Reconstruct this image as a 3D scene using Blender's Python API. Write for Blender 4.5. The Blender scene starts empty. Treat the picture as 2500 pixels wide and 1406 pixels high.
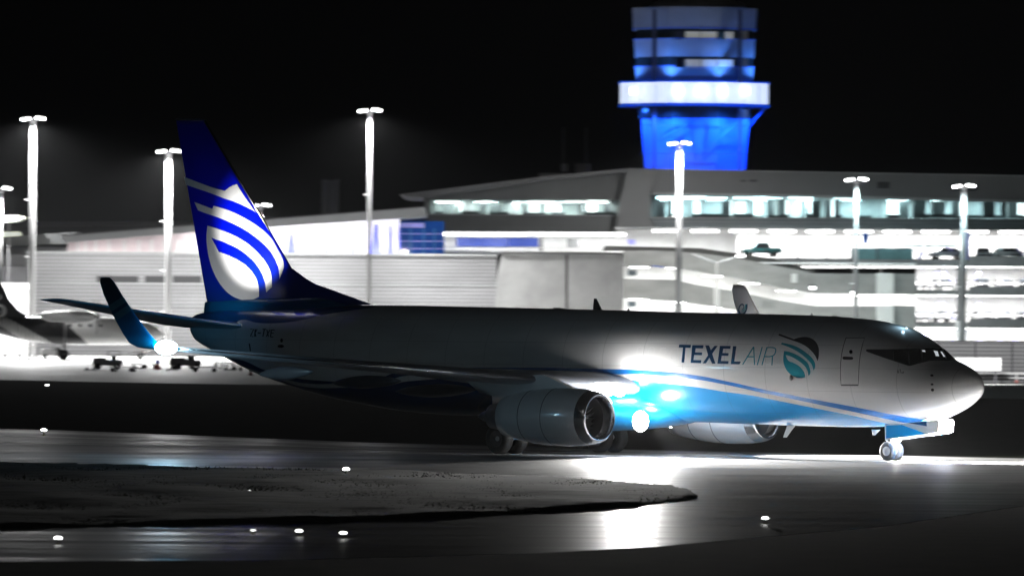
import bpy, bmesh, math, random
from mathutils import Vector, Matrix
from mathutils.geometry import tessellate_polygon
random.seed(7)
S = bpy.context.scene
COL = S.collection
# ------------------------------------------------------------------ camera
H = 5.152822
F = 18500.0                     # focal length in photo pixels (2500 wide)
PITCH, ROLL, YAW = 0.00334817, 0.006593, 0.708874
fwd = Vector((0, math.cos(PITCH), math.sin(PITCH)))
r0 = Vector((1, 0, 0)); u0 = r0.cross(fwd)
rgt = r0*math.cos(ROLL) + u0*math.sin(ROLL)
upv = -r0*math.sin(ROLL) + u0*math.cos(ROLL)
CAM = Vector((0, 0, H))
cd = bpy.data.cameras.new('camera'); cam = bpy.data.objects.new('camera', cd); COL.objects.link(cam)
M = Matrix.Identity(4)
for i in range(3):
    M[i][0], M[i][1], M[i][2], M[i][3] = rgt[i], upv[i], -fwd[i], CAM[i]
cam.matrix_world = M
cd.sensor_width = 36; cd.lens = F/2500*36; cd.clip_start = 1; cd.clip_end = 4000
cd.dof.use_dof = True; cd.dof.focus_distance = 274; cd.dof.aperture_fstop = 2.3; cd.dof.aperture_ratio = .4
S.camera = cam
# ------------------------------------------------------------------ world (night) and exposure
w = bpy.data.worlds.new('World'); S.world = w; w.use_nodes = True
nt = w.node_tree; bg = nt.nodes['Background']
bg.inputs[0].default_value = (0.8, 0.85, 1, 1); bg.inputs[1].default_value = 0.0006
sl = bpy.data.lights.new('side_fill', 'SUN'); sl.energy = .016; sl.angle = math.radians(9); sl.color = (1,.98,.97)  # weak fill added from the camera side to lift the dark fuselage
so = bpy.data.objects.new('side_fill', sl); COL.objects.link(so); so.rotation_euler = Vector((.35, 1, -.5)).to_track_quat('-Z','Y').to_euler()
S.view_settings.view_transform = 'Standard'; S.view_settings.look = 'None'
S.view_settings.exposure = 0; S.view_settings.gamma = 1
S.cycles.use_denoising = True
S.cycles.sample_clamp_indirect = 25
S.cycles.max_bounces = 6; S.cycles.diffuse_bounces = 3; S.cycles.glossy_bounces = 3
S.cycles.volume_bounces = 0
S.cycles.caustics_reflective = False; S.cycles.caustics_refractive = False

YT = ((320,576),(331,593),(332,640),(340,800),(352,835),(600,1133))
def YY(Y):
    """depth table: layout number of a far row of buildings -> metres from the camera"""
    if not 320 <= Y <= 600: return Y
    for a, b in zip(YT, YT[1:]):
        if Y <= b[0]: return a[1]+(b[1]-a[1])*(Y-a[0])/(b[0]-a[0])
def at(px, py, Y):
    """photo pixel -> the world point on that line of sight standing Y metres away"""
    Y = YY(Y)
    d = fwd*F + rgt*(px-1250) + upv*(703-py)
    return CAM + d*(Y/d.y)
def ground_at(px, py, z=0.0):
    d = fwd*F + rgt*(px-1250) + upv*(703-py)
    return CAM + d*((z-CAM.z)/d.z)

# ------------------------------------------------------------------ materials
MATS = {}
def mat(name, col=(.5,.5,.5), rough=.6, metal=0, emit=None, es=1, coat=0, noise=0, nscale=1.0, bump=0, spec=.5, stretch=None, rvar=0):
    if name in MATS: return MATS[name]
    m = bpy.data.materials.new(name); m.use_nodes = True; t = m.node_tree; b = t.nodes['Principled BSDF']
    b.inputs['Base Color'].default_value = (*col, 1); b.inputs['Roughness'].default_value = rough
    b.inputs['Metallic'].default_value = metal; b.inputs['Coat Weight'].default_value = coat
    b.inputs['Coat Roughness'].default_value = .08
    b.inputs['Specular IOR Level'].default_value = spec
    if emit:
        b.inputs['Emission Color'].default_value = (*emit, 1); b.inputs['Emission Strength'].default_value = es
    if noise or bump or rvar:
        tc = t.nodes.new('ShaderNodeTexCoord'); mp = t.nodes.new('ShaderNodeMapping'); n = t.nodes.new('ShaderNodeTexNoise')
        t.links.new(tc.outputs['Object'], mp.inputs[0]); t.links.new(mp.outputs[0], n.inputs['Vector'])
        if stretch: mp.inputs['Scale'].default_value = stretch
        n.inputs['Scale'].default_value = nscale; n.inputs['Detail'].default_value = 6; n.inputs['Roughness'].default_value = .62
        if noise:
            r = t.nodes.new('ShaderNodeMapRange'); r.inputs[1].default_value = .3; r.inputs[2].default_value = .7
            r.inputs[3].default_value = 1-noise; r.inputs[4].default_value = 1+noise*.6
            t.links.new(n.outputs[0], r.inputs[0])
            mx = t.nodes.new('ShaderNodeVectorMath'); mx.operation = 'SCALE'; mx.inputs[0].default_value = col
            t.links.new(r.outputs[0], mx.inputs['Scale']); t.links.new(mx.outputs[0], b.inputs['Base Color'])
        if rvar:
            r = t.nodes.new('ShaderNodeMapRange'); r.inputs[1].default_value = .35; r.inputs[2].default_value = .65
            r.inputs[3].default_value = max(.03, rough-rvar); r.inputs[4].default_value = rough+rvar
            t.links.new(n.outputs[0], r.inputs[0]); t.links.new(r.outputs[0], b.inputs['Roughness'])
        if bump:
            bp = t.nodes.new('ShaderNodeBump'); bp.inputs['Strength'].default_value = bump; bp.inputs['Distance'].default_value = .05
            t.links.new(n.outputs[0], bp.inputs['Height']); t.links.new(bp.outputs[0], b.inputs['Normal'])
    MATS[name] = m; return m

def ribbed(name, col, pitch_m, rough=.5, depth=.03, dark=.55):
    """cladding with horizontal ribs"""
    m = mat(name, col, rough, noise=.18, nscale=.35, stretch=(.25,1,1.0)); t = m.node_tree; b = t.nodes['Principled BSDF']
    tc = t.nodes.new('ShaderNodeTexCoord'); sp = t.nodes.new('ShaderNodeSeparateXYZ'); t.links.new(tc.outputs['Object'], sp.inputs[0])
    mu = t.nodes.new('ShaderNodeMath'); mu.operation = 'MULTIPLY'; mu.inputs[1].default_value = 1/pitch_m
    fr = t.nodes.new('ShaderNodeMath'); fr.operation = 'FRACT'
    t.links.new(sp.outputs[2], mu.inputs[0]); t.links.new(mu.outputs[0], fr.inputs[0])
    cr = t.nodes.new('ShaderNodeValToRGB'); e = cr.color_ramp.elements
    e[0].position = 0; e[0].color = (dark,)*3+(1,); e[1].position = .22; e[1].color = (dark,)*3+(1,)
    e2 = e.new(.34); e2.color = (1,1,1,1)
    t.links.new(fr.outputs[0], cr.inputs[0])
    mx = t.nodes.new('ShaderNodeMix'); mx.data_type = 'RGBA'; mx.blend_type = 'MULTIPLY'; mx.inputs[0].default_value = 1
    src = b.inputs['Base Color'].links[0].from_socket
    t.links.new(src, mx.inputs[6]); t.links.new(cr.outputs[0], mx.inputs[7]); t.links.new(mx.outputs[2], b.inputs['Base Color'])
    bp = t.nodes.new('ShaderNodeBump'); bp.inputs['Strength'].default_value = .8; bp.inputs['Distance'].default_value = depth
    t.links.new(cr.outputs[0], bp.inputs['Height']); t.links.new(bp.outputs[0], b.inputs['Normal'])
    return m

# ------------------------------------------------------------------ mesh helpers
class MB:
    def __init__(s): s.v = []; s.f = []; s.m = []; s.sm = []
    def add(s, vs, fs, mi=0, smooth=False):
        o = len(s.v); s.v += [tuple(v) for v in vs]
        for f in fs: s.f.append([i+o for i in f]); s.m.append(mi); s.sm.append(smooth)
        return s
    def box(s, x0, x1, y0, y1, z0, z1, mi=0, bev=0, M=None):
        x0, x1 = min(x0,x1), max(x0,x1); y0, y1 = min(y0,y1), max(y0,y1); z0, z1 = min(z0,z1), max(z0,z1)
        if bev:
            b = bmesh.new(); bmesh.ops.create_cube(b, size=1)
            for v in b.verts: v.co = Vector((x0+(v.co.x+.5)*(x1-x0), y0+(v.co.y+.5)*(y1-y0), z0+(v.co.z+.5)*(z1-z0)))
            bmesh.ops.bevel(b, geom=b.edges[:], offset=bev, segments=2, affect='EDGES', profile=.5)
            b.verts.ensure_lookup_table()
            vs = [v.co.copy() for v in b.verts]; fs = [[v.index for v in f.verts] for f in b.faces]; b.free()
        else:
            vs = [Vector(p) for p in ((x0,y0,z0),(x1,y0,z0),(x1,y1,z0),(x0,y1,z0),(x0,y0,z1),(x1,y0,z1),(x1,y1,z1),(x0,y1,z1))]
            fs = [(0,3,2,1),(4,5,6,7),(0,1,5,4),(1,2,6,5),(2,3,7,6),(3,0,4,7)]
        if M: vs = [M @ v for v in vs]
        return s.add(vs, fs, mi)
    def loft(s, rings, mi=0, cap=True, smooth=True, closed=True):
        n = len(rings[0]); vs = [p for r in rings for p in r]; fs = []
        for i in range(len(rings)-1):
            for j in range(n if closed else n-1):
                k = (j+1) % n; fs.append((i*n+j, i*n+k, (i+1)*n+k, (i+1)*n+j))
        s.add(vs, fs, mi, smooth)
        if cap:
            o = len(s.v)-len(vs)
            s.f.append([o+j for j in range(n)][::-1]); s.m.append(mi); s.sm.append(False)
            s.f.append([o+(len(rings)-1)*n+j for j in range(n)]); s.m.append(mi); s.sm.append(False)
        return s
    def tube(s, a, b, r0, r1=None, n=16, mi=0, cap=True, smooth=True):
        a = Vector(a); b = Vector(b); r1 = r0 if r1 is None else r1
        d = (b-a).normalized(); q = d.to_track_quat('Z', 'Y')
        R = [[c + q @ Vector((math.cos(t)*r, math.sin(t)*r, 0)) for t in [2*math.pi*i/n for i in range(n)]] for c, r in ((a,r0),(b,r1))]
        return s.loft(R, mi, cap, smooth)
    def lathe(s, prof, axis='x', c=(0,0,0), n=40, mi=0, smooth=True, cap=False, zs=1.0):
        R = []
        for a, r in prof:
            ring = []
            for i in range(n):
                t = 2*math.pi*i/n; p, q = r*math.cos(t), r*math.sin(t)
                if q < 0: q *= zs
                if axis == 'x': ring.append(Vector((c[0]+a, c[1]+p, c[2]+q)))
                elif axis == 'y': ring.append(Vector((c[0]+p, c[1]+a, c[2]+q)))
                else: ring.append(Vector((c[0]+p, c[1]+q, c[2]+a)))
            R.append(ring)
        return s.loft(R, mi, cap, smooth)
    def prism(s, pts, d, mi=0):
        """polygon (list of Vector) extruded by vector d"""
        n = len(pts); d = Vector(d)
        vs = [Vector(p) for p in pts] + [Vector(p)+d for p in pts]
        fs = [list(range(n))[::-1], list(range(n, 2*n))] + [(i, (i+1)%n, n+(i+1)%n, n+i) for i in range(n)]
        return s.add(vs, fs, mi)
    def sphere(s, c, r, n=14, mi=0, sc=(1,1,1)):
        R = []
        for i in range(n//2+1):
            a = math.pi*i/(n//2); a = min(max(a, .02), math.pi-.02)
            R.append([Vector((c[0]+r*sc[0]*math.sin(a)*math.cos(t), c[1]+r*sc[1]*math.sin(a)*math.sin(t), c[2]-r*sc[2]*math.cos(a))) for t in [2*math.pi*j/n for j in range(n)]])
        return s.loft(R, mi, True, True)
    def build(s, name, mats, parent=None, recalc=True, **kw):
        me = bpy.data.meshes.new(name); me.from_pydata(s.v, [], s.f)
        if not isinstance(mats, (list, tuple)): mats = [mats]
        for m in mats: me.materials.append(m)
        for p, mi, sm in zip(me.polygons, s.m, s.sm): p.material_index = mi; p.use_smooth = sm
        if recalc:
            b = bmesh.new(); b.from_mesh(me); bmesh.ops.recalc_face_normals(b, faces=b.faces[:]); b.to_mesh(me); b.free()
        me.validate(); me.update()
        o = bpy.data.objects.new(name, me); COL.objects.link(o)
        if parent: o.parent = parent
        tag(o, **kw)
        return o

def tag(o, label=None, cat=None, group=None, kind=None):
    if label: o['label'] = label
    if cat: o['category'] = cat
    if group: o['group'] = group
    if kind: o['kind'] = kind
    return o
def empty(name, loc=(0,0,0), rz=0, **kw):
    o = bpy.data.objects.new(name, None); COL.objects.link(o); o.location = loc; o.rotation_euler = (0,0,rz)
    o.empty_display_size = .3
    return tag(o, **kw)
def copy_tree(o, parent=None):
    c = o.copy(); COL.objects.link(c); c.parent = parent
    for ch in list(o.children): copy_tree(ch, c)
    return c
def light(name, kind, loc, power, col=(1,1,1), parent=None, size=.1, aim=None, cone=60, blend=.5, sx=None, sy=None):
    l = bpy.data.lights.new(name, kind); l.energy = power; l.color = col
    if kind == 'AREA':
        l.shape = 'RECTANGLE'; l.size = sx or size; l.size_y = sy or size
    else: l.shadow_soft_size = size
    if kind == 'SPOT': l.spot_size = math.radians(cone); l.spot_blend = blend
    o = bpy.data.objects.new(name, l); COL.objects.link(o); o.location = loc
    if parent: o.parent = parent
    if aim is not None:
        o.rotation_euler = (Vector(aim)-Vector(loc)).to_track_quat('-Z', 'Y').to_euler()
    return o
def smooth_curve(pts, n=5, closed=True):
    """Catmull-Rom through 2-D points; a point given as (x, y, 1) stays a sharp corner"""
    out = []; N = len(pts)
    for i in range(N if closed else N-1):
        p1, p2 = pts[i], pts[(i+1) % N]
        p0 = pts[(i-1) % N] if (closed or i > 0) else p1
        p3 = pts[(i+2) % N] if (closed or i < N-2) else p2
        if len(p1) > 2: p0 = p1
        if len(p2) > 2: p3 = p2
        for k in range(n):
            t = k/n
            out.append(tuple(.5*((2*p1[a]) + (-p0[a]+p2[a])*t + (2*p0[a]-5*p1[a]+4*p2[a]-p3[a])*t*t + (-p0[a]+3*p1[a]-3*p2[a]+p3[a])*t**3) for a in (0,1)))
    if not closed: out.append(tuple(pts[-1][:2]))
    return out

white_paint = mat('white_paint', (.8,.8,.8), .35, noise=.05, nscale=.6)
dark_metal = mat('dark_metal', (.05,.05,.055), .5, metal=.3, noise=.2, nscale=3)
grey_metal = mat('grey_metal', (.45,.45,.46), .4, metal=.5, noise=.15, nscale=2)
black_rubber = mat('black_rubber', (.018,.018,.018), .75, noise=.3, nscale=6)
# ================================================================== THE AIRLINER
# local axes: x aft from the nose, y to starboard, z up from the ground
PHI = math.pi - YAW
RP = Matrix.Rotation(PHI, 4, 'Z')
CL = Vector((-161.43962, 213.74725, 5.152822))
origin = RP @ (-CL); origin.z = 0
GEARX = 14.0
plane = empty('airliner', RP @ (Vector((GEARX,0,0))-CL) * 1.0, PHI, label='long white and blue cargo jet taxiing on the taxiway with landing lights on', cat='airliner')
plane.location.z = 0
# everything on the aircraft is written in nose-based coordinates; a holder offset is baked in by OFF
OFF = Matrix.Translation((-GEARX, 0, 0))
class PB(MB):
    def build(s, name, mats, parent=None, **kw):
        s.v = [tuple(OFF @ Vector(v)) for v in s.v] if parent is plane or parent is None or True else s.v
        return MB.build(s, name, mats, parent or plane, **kw)
INV = (Matrix.Translation(origin) @ RP).inverted()     # world -> aircraft nose coords
def ray(px, py):
    d = fwd*F + rgt*(px-1250) + upv*(703-py)
    return INV @ CAM, (INV.to_3x3() @ d).normalized()
def on_y(px, py, y):
    o, d = ray(px, py); return o + d*((y-o.y)/d.y)

PROF = [(0,2.74,2.58,.07),(.15,3.0,2.33,.36),(.5,3.28,2.05,.68),(1.0,3.50,1.79,1.0),(1.6,3.72,1.56,1.27),(2.1,4.07,1.43,1.44),
 (2.7,4.44,1.33,1.57),(3.4,4.74,1.26,1.69),(4.5,4.96,1.20,1.80),(6,5.09,1.17,1.87),(8,5.16,1.18,1.88),(13,5.23,1.24,1.88),(20,5.34,1.30,1.88),(25,5.40,1.35,1.88),
 (27,5.42,1.45,1.85),(29,5.42,1.67,1.74),(30.3,5.41,1.85,1.63),(32.3,5.36,2.22,1.40),(34.4,5.30,2.74,1.10),(35.7,5.24,3.18,.88),(36.8,5.17,3.60,.66),(37.5,5.10,3.88,.48),(37.86,5.02,4.08,.36),(38.03,4.9,4.4,.2)]
def prof(x):
    x = min(max(x, 0), 38.03)
    for i in range(len(PROF)-1):
        if PROF[i][0] <= x <= PROF[i+1][0]: break
    p0 = PROF[max(i-1,0)]; p1 = PROF[i]; p2 = PROF[i+1]; p3 = PROF[min(i+2, len(PROF)-1)]
    h = p2[0]-p1[0]; t = (x-p1[0])/h; r = []
    for k in (1,2,3):
        s = (p2[k]-p1[k])/h
        s0 = (p1[k]-p0[k])/(p1[0]-p0[0]) if i > 0 else s
        s3 = (p3[k]-p2[k])/(p3[0]-p2[0]) if i+2 < len(PROF) else s
        m1 = 0 if s*s0 <= 0 else 2*s*s0/(s+s0); m2 = 0 if s*s3 <= 0 else 2*s*s3/(s+s3)
        r.append((2*t**3-3*t*t+1)*p1[k] + (t**3-2*t*t+t)*h*m1 + (-2*t**3+3*t*t)*p2[k] + (t**3-t*t)*h*m2)
    return r
def body_half(x, z):
    """half width of the fuselage at station x and height z (None outside)"""
    top, bot, hw = prof(x); zc = bot+(top-bot)*.5
    q = (z-zc)/((top-zc) if z > zc else (zc-bot))
    return hw*math.sqrt(1-q*q) if abs(q) < 1 else None
def hit_body(px, py):
    o, d = ray(px, py); best = None
    t = 255.0; prev = None
    while t < 305:
        p = o+d*t
        if -.02 <= p.x <= 38.03:
            top, bot, hw = prof(p.x); zc = (top+bot)/2
            v = (p.y/hw)**2 + ((p.z-zc)/((top-bot)/2))**2 - 1
            if best is None or v < best[0]: best = (v, p)
            if v <= 0:
                a, b = t-.25, t
                for _ in range(14):
                    m_ = (a+b)/2; q = o+d*m_; top, bot, hw = prof(q.x); zc = (top+bot)/2
                    if (q.y/hw)**2 + ((q.z-zc)/((top-bot)/2))**2 - 1 > 0: a = m_
                    else: b = m_
                return o+d*b
        t += .25
    return best[1]
def body_normal(p):
    top, bot, hw = prof(p.x); zc = (top+bot)/2; hz = (top-bot)/2
    return Vector((0, p.y/hw**2, (p.z-zc)/hz**2)).normalized()

def fin_half(x, z):
    """half thickness of the vertical fin"""
    le, te = fin_le(z), fin_te(z)
    c = max(te-le, .1); q = min(max((x-le)/c, 0), 1)
    return .05*min(c, 5)*(2.97*math.sqrt(q) - 1.26*q - 3.52*q*q + 2.84*q**3 - 1.02*q**4) + .004
FIN_LE = [(5.0,29.6),(5.43,28.74),(5.89,30.45),(6.27,31.92),(6.81,32.93),(8.22,34.05),(10.11,35.66),(12.47,37.52)]
def fin_le(z):
    P = FIN_LE[1:]
    if z <= P[0][0]: return P[0][1]
    for a, b in zip(P, P[1:]):
        if z <= b[0]: return a[1]+(b[1]-a[1])*(z-a[0])/(b[0]-a[0])
    return P[-1][1]+(z-P[-1][0])*.79
def fin_te(z): return 37.26+(z-5.28)*(39.02-37.26)/(12.55-5.28)
def hit_fin(px, py):
    p = on_y(px, py, .15)
    for _ in range(3): p = on_y(px, py, fin_half(p.x, p.z))
    return p

def decal(name, polys, hit, material, parent, off=.005, cell=5, mirror=False, **kw):
    """markings: outlines given on the photo are laid onto the real curved surface as thin film"""
    mb = PB()
    for poly in polys:
        b = bmesh.new(); vs = [b.verts.new((p[0], p[1], 0)) for p in poly]
        for tri in tessellate_polygon([[Vector((p[0], p[1], 0)) for p in poly]]):
            try: b.faces.new([vs[i] for i in tri])
            except ValueError: pass
        xs = [p[0] for p in poly]; ys = [p[1] for p in poly]
        for lo, hi, no in ((min(xs), max(xs), (1,0,0)), (min(ys), max(ys), (0,1,0))):
            k = lo+cell
            while k < hi:
                co = (k,0,0) if no[0] else (0,k,0)
                bmesh.ops.bisect_plane(b, geom=b.verts[:]+b.edges[:]+b.faces[:], plane_co=co, plane_no=no); k += cell
        b.verts.ensure_lookup_table(); out = []
        for v in b.verts:
            p = hit(v.co.x, v.co.y)
            if hit is hit_fin: p = Vector((p.x, p.y+off, p.z))
            else: p = p + body_normal(p)*off
            out.append(p)
        fs = [[v.index for v in f.verts] for f in b.faces]; b.free()
        mb.add(out, fs, 0, True)
        if mirror: mb.add([Vector((p.x, -p.y-.002*(1 if p.y>0 else -1), p.z+.001)) for p in out], [f[::-1] for f in fs], 0, True)
    return mb.build(name, material, parent, recalc=False, **kw)

# --- livery material: thresholds z(x) through float curves in aircraft coordinates
def livery():
    m = bpy.data.materials.new('livery_paint'); m.use_nodes = True; t = m.node_tree; b = t.nodes['Principled BSDF']
    tc = t.nodes.new('ShaderNodeTexCoord'); sp = t.nodes.new('ShaderNodeSeparateXYZ'); t.links.new(tc.outputs['Object'], sp.inputs[0])
    nx = t.nodes.new('ShaderNodeMath'); nx.operation = 'MULTIPLY_ADD'; nx.inputs[1].default_value = 1/38; nx.inputs[2].default_value = GEARX/38
    t.links.new(sp.outputs[0], nx.inputs[0])
    def above(pts, val_lo=None):
        fc = t.nodes.new('ShaderNodeFloatCurve'); c = fc.mapping.curves[0]
        pts = sorted(pts); P = [(x/38, z/8) for x, z in pts]
        P = [(0, P[0][1])] + P + [(1, P[-1][1])]
        c.points[0].location = P[0]; c.points[1].location = P[-1]
        for p in P[1:-1]: c.points.new(*p)
        fc.mapping.update()
        t.links.new(nx.outputs[0], fc.inputs[1])
        s8 = t.nodes.new('ShaderNodeMath'); s8.operation = 'MULTIPLY'; s8.inputs[1].default_value = 8; t.links.new(fc.outputs[0], s8.inputs[0])
        g = t.nodes.new('ShaderNodeMath'); g.operation = 'GREATER_THAN'; t.links.new(sp.outputs[2], g.inputs[0]); t.links.new(s8.outputs[0], g.inputs[1])
        return g.outputs[0]
    px = lambda L: [(p.x, p.z) for p in [hit_body(*q) for q in L]]
    f1 = px([(1700,916),(1763,928),(1868,951),(1984,974),(2080,992),(2171,1010),(2250,1023)])
    f2 = px([(1700,926),(1763,937),(1868,960),(1974,982),(2080,1004),(2153,1020)])
    f3 = px([(1708,946),(1763,955),(1829,964),(1895,977),(1989,996),(2080,1014),(2144,1029)])
    m1 = px([(1300,897),(1450,900),(1580,904)]); m2 = px([(1300,911),(1450,913),(1580,915)]); m3 = px([(1500,926),(1600,933)])
    r1 = px([(589,879),(643,902),(700,919),(771,928),(857,931),(928,923),(965,910)])
    r2 = px([(615,902),(686,923),(743,935),(843,936),(939,931),(985,918)])
    r3 = px([(650,917),(743,944),(843,946),(937,943),(1000,930)])
    r1 += [(36.2,3.38),(37.6,3.9)]; r2 += [(36.2,3.22),(37.6,3.78)]; r3 += [(36.2,2.9),(37.6,3.4)]
    rt = px([(589,781),(629,788),(666,789),(715,785),(757,777),(800,767),(857,758)])
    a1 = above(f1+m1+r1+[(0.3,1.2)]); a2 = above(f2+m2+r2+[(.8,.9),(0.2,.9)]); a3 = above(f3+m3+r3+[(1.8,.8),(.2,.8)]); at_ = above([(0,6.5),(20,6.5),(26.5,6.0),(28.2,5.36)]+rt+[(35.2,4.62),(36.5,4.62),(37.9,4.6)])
    def mix(fac, A, B):
        n = t.nodes.new('ShaderNodeMix'); n.data_type = 'RGBA'; t.links.new(fac, n.inputs[0])
        for v, i in ((A,6),(B,7)):
            if isinstance(v, tuple): n.inputs[i].default_value = (*v, 1)
            else: t.links.new(v, n.inputs[i])
        return n.outputs[2]
    W = (.8,.8,.8)
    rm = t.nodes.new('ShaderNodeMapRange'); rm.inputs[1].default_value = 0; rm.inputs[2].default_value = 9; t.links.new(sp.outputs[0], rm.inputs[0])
    low = mix(rm.outputs[0], (0.0,.30,.72), (0.0,.03,.13))  # both blues darken towards the tail: rear shade put into the paint
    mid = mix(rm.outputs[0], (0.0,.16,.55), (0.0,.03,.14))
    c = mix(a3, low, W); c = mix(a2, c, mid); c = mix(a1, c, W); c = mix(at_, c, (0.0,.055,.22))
    # faint panel lines and grime
    ns = t.nodes.new('ShaderNodeTexNoise'); ns.inputs['Scale'].default_value = .7; ns.inputs['Detail'].default_value = 7
    mp = t.nodes.new('ShaderNodeMapping'); mp.inputs['Scale'].default_value = (.5,1,2.5); t.links.new(tc.outputs['Object'], mp.inputs[0]); t.links.new(mp.outputs[0], ns.inputs['Vector'])
    rr = t.nodes.new('ShaderNodeMapRange'); rr.inputs[1].default_value = .35; rr.inputs[2].default_value = .7; rr.inputs[3].default_value = 1.0; rr.inputs[4].default_value = .88
    t.links.new(ns.outputs[0], rr.inputs[0])
    pl = t.nodes.new('ShaderNodeMath'); pl.operation = 'PINGPONG'; pl.inputs[1].default_value = .95; t.links.new(sp.outputs[0], pl.inputs[0])
    pg = t.nodes.new('ShaderNodeMath'); pg.operation = 'GREATER_THAN'; pg.inputs[1].default_value = .010; t.links.new(pl.outputs[0], pg.inputs[0])
    pm = t.nodes.new('ShaderNodeMath'); pm.operation = 'MULTIPLY_ADD'; pm.inputs[1].default_value = .3; pm.inputs[2].default_value = .7
    pz = t.nodes.new('ShaderNodeMath'); pz.operation = 'PINGPONG'; pz.inputs[1].default_value = .41; t.links.new(sp.outputs[2], pz.inputs[0])
    qz = t.nodes.new('ShaderNodeMath'); qz.operation = 'GREATER_THAN'; qz.inputs[1].default_value = .007; t.links.new(pz.outputs[0], qz.inputs[0])
    mq = t.nodes.new('ShaderNodeMath'); mq.operation = 'MULTIPLY'; t.links.new(pg.outputs[0], mq.inputs[0]); t.links.new(qz.outputs[0], mq.inputs[1]); t.links.new(mq.outputs[0], pm.inputs[0])
    mm = t.nodes.new('ShaderNodeMath'); mm.operation = 'MULTIPLY'; t.links.new(rr.outputs[0], mm.inputs[0]); t.links.new(pm.outputs[0], mm.inputs[1])
    sc = t.nodes.new('ShaderNodeVectorMath'); sc.operation = 'SCALE'; t.links.new(c, sc.inputs[0]); t.links.new(mm.outputs[0], sc.inputs['Scale'])
    t.links.new(sc.outputs[0], b.inputs['Base Color'])
    b.inputs['Roughness'].default_value = .3; b.inputs['Coat Weight'].default_value = .6; b.inputs['Coat Roughness'].default_value = .06
    return m
LIV = livery()
navy = mat('navy_tail_paint', (0.0,.05,.2), .3, coat=.5, noise=.06, nscale=1)
teal = mat('teal_blue_paint', (0.0,.22,.42), .32, coat=.4, noise=.06, nscale=1)
wingm = mat('wing_grey_paint', (.34,.36,.4), .35, coat=.3, noise=.1, nscale=1.5, stretch=(1,.3,1))
gloss_white = mat('gloss_white_paint', (.8,.8,.8), .28, coat=.6, noise=.05, nscale=1)
decal_white = mat('emblem_white', (.82,.82,.82), .3, coat=.5, noise=.04, nscale=1)
decal_navy = mat('lettering_navy', (.0,.045,.13), .3, coat=.5, noise=.05, nscale=2)
decal_black = mat('lettering_black', (.008,.008,.012), .35, coat=.3, noise=.05, nscale=2)
decal_teal = mat('emblem_teal', (.0,.27,.36), .3, coat=.5, noise=.05, nscale=2)
seam = mat('door_seam', (.06,.06,.065), .6, noise=.1, nscale=4)
chrome = mat('polished_metal', (.8,.8,.82), .22, metal=1, noise=.05, nscale=3)
dark_in = mat('dark_interior', (.03,.03,.032), .6, noise=.2, nscale=4)
titan = mat('fan_metal', (.28,.28,.3), .35, metal=.8, noise=.15, nscale=5)
glass = mat('cockpit_glass', (.012,.013,.015), .06, coat=1, rvar=.02, nscale=2)

# fuselage
xs = [0,.04,.1,.2,.35,.5,.7,.9,1.1,1.35,1.6,1.85,2.1,2.4,2.7,3.0,3.4,3.9,4.5,5.2,6,7,8]+[8+i for i in range(1,19)]+[26.5+.5*i for i in range(22)]+[37.4,37.6,37.8,37.92,38.03]
rings = []
for x in xs:
    top, bot, hw = prof(x); zc = (top+bot)/2; hz = (top-bot)/2
    rings.append([Vector((x, hw*math.cos(a), zc+hz*math.sin(a))) for a in [2*math.pi*i/96 for i in range(96)]])
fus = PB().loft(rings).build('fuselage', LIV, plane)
# wing-body fairing
fr = []
for i in range(25):
    q = i/24; x = 12.6+10.6*q; s = math.sin(math.pi*q)**.45 if 0 < q < 1 else .02
    fr.append([Vector((x, (2.25*s+.05)*math.cos(a), 1.95+(-.35)*(1-s)+ (1.05*s+.05)*math.sin(a))) for a in [2*math.pi*k/40 for k in range(40)]])
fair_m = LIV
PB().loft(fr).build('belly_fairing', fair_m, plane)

def section(x, y, z, c, th, phi, sg=1, n=14):
    P = []
    for i in range(2*n):
        if i < n: q = (1-math.cos(math.pi*i/n))/2; up = 1
        else: q = (1+math.cos(math.pi*(i-n)/n))/2; up = -1
        tq = 5*th*(.2969*math.sqrt(q)-.126*q-.3516*q*q+.2843*q**3-.1015*q**4)*c
        cam_ = .015*c*math.sin(math.pi*q)
        h = up*tq*(1 if up > 0 else .8)+cam_
        P.append(Vector((x+q*c, sg*(y-h*math.sin(phi)), z+h*math.cos(phi))))
    return P
WS = [(14.0,1.2,2.42,7.6,.13),(14.3,1.88,2.5,7.2,.13),(15.2,3.3,2.62,6.25,.125),(17.2,6.0,2.86,4.25,.115),(20.05,11.5,3.33,2.9,.105),(22.85,16.9,3.80,1.6,.1)]
WL = [(22.85,16.9,3.80,1.6,.10,.09),(23.15,17.25,3.86,1.52,.09,.35),(23.42,17.5,4.02,1.42,.085,.75),(23.68,17.66,4.34,1.3,.08,1.1),(24.2,17.78,4.95,1.14,.075,1.32),(24.8,17.88,5.7,.92,.07,1.38),(25.12,17.94,6.15,.74,.07,1.38),(25.35,17.96,6.34,.46,.06,1.38)]
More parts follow.
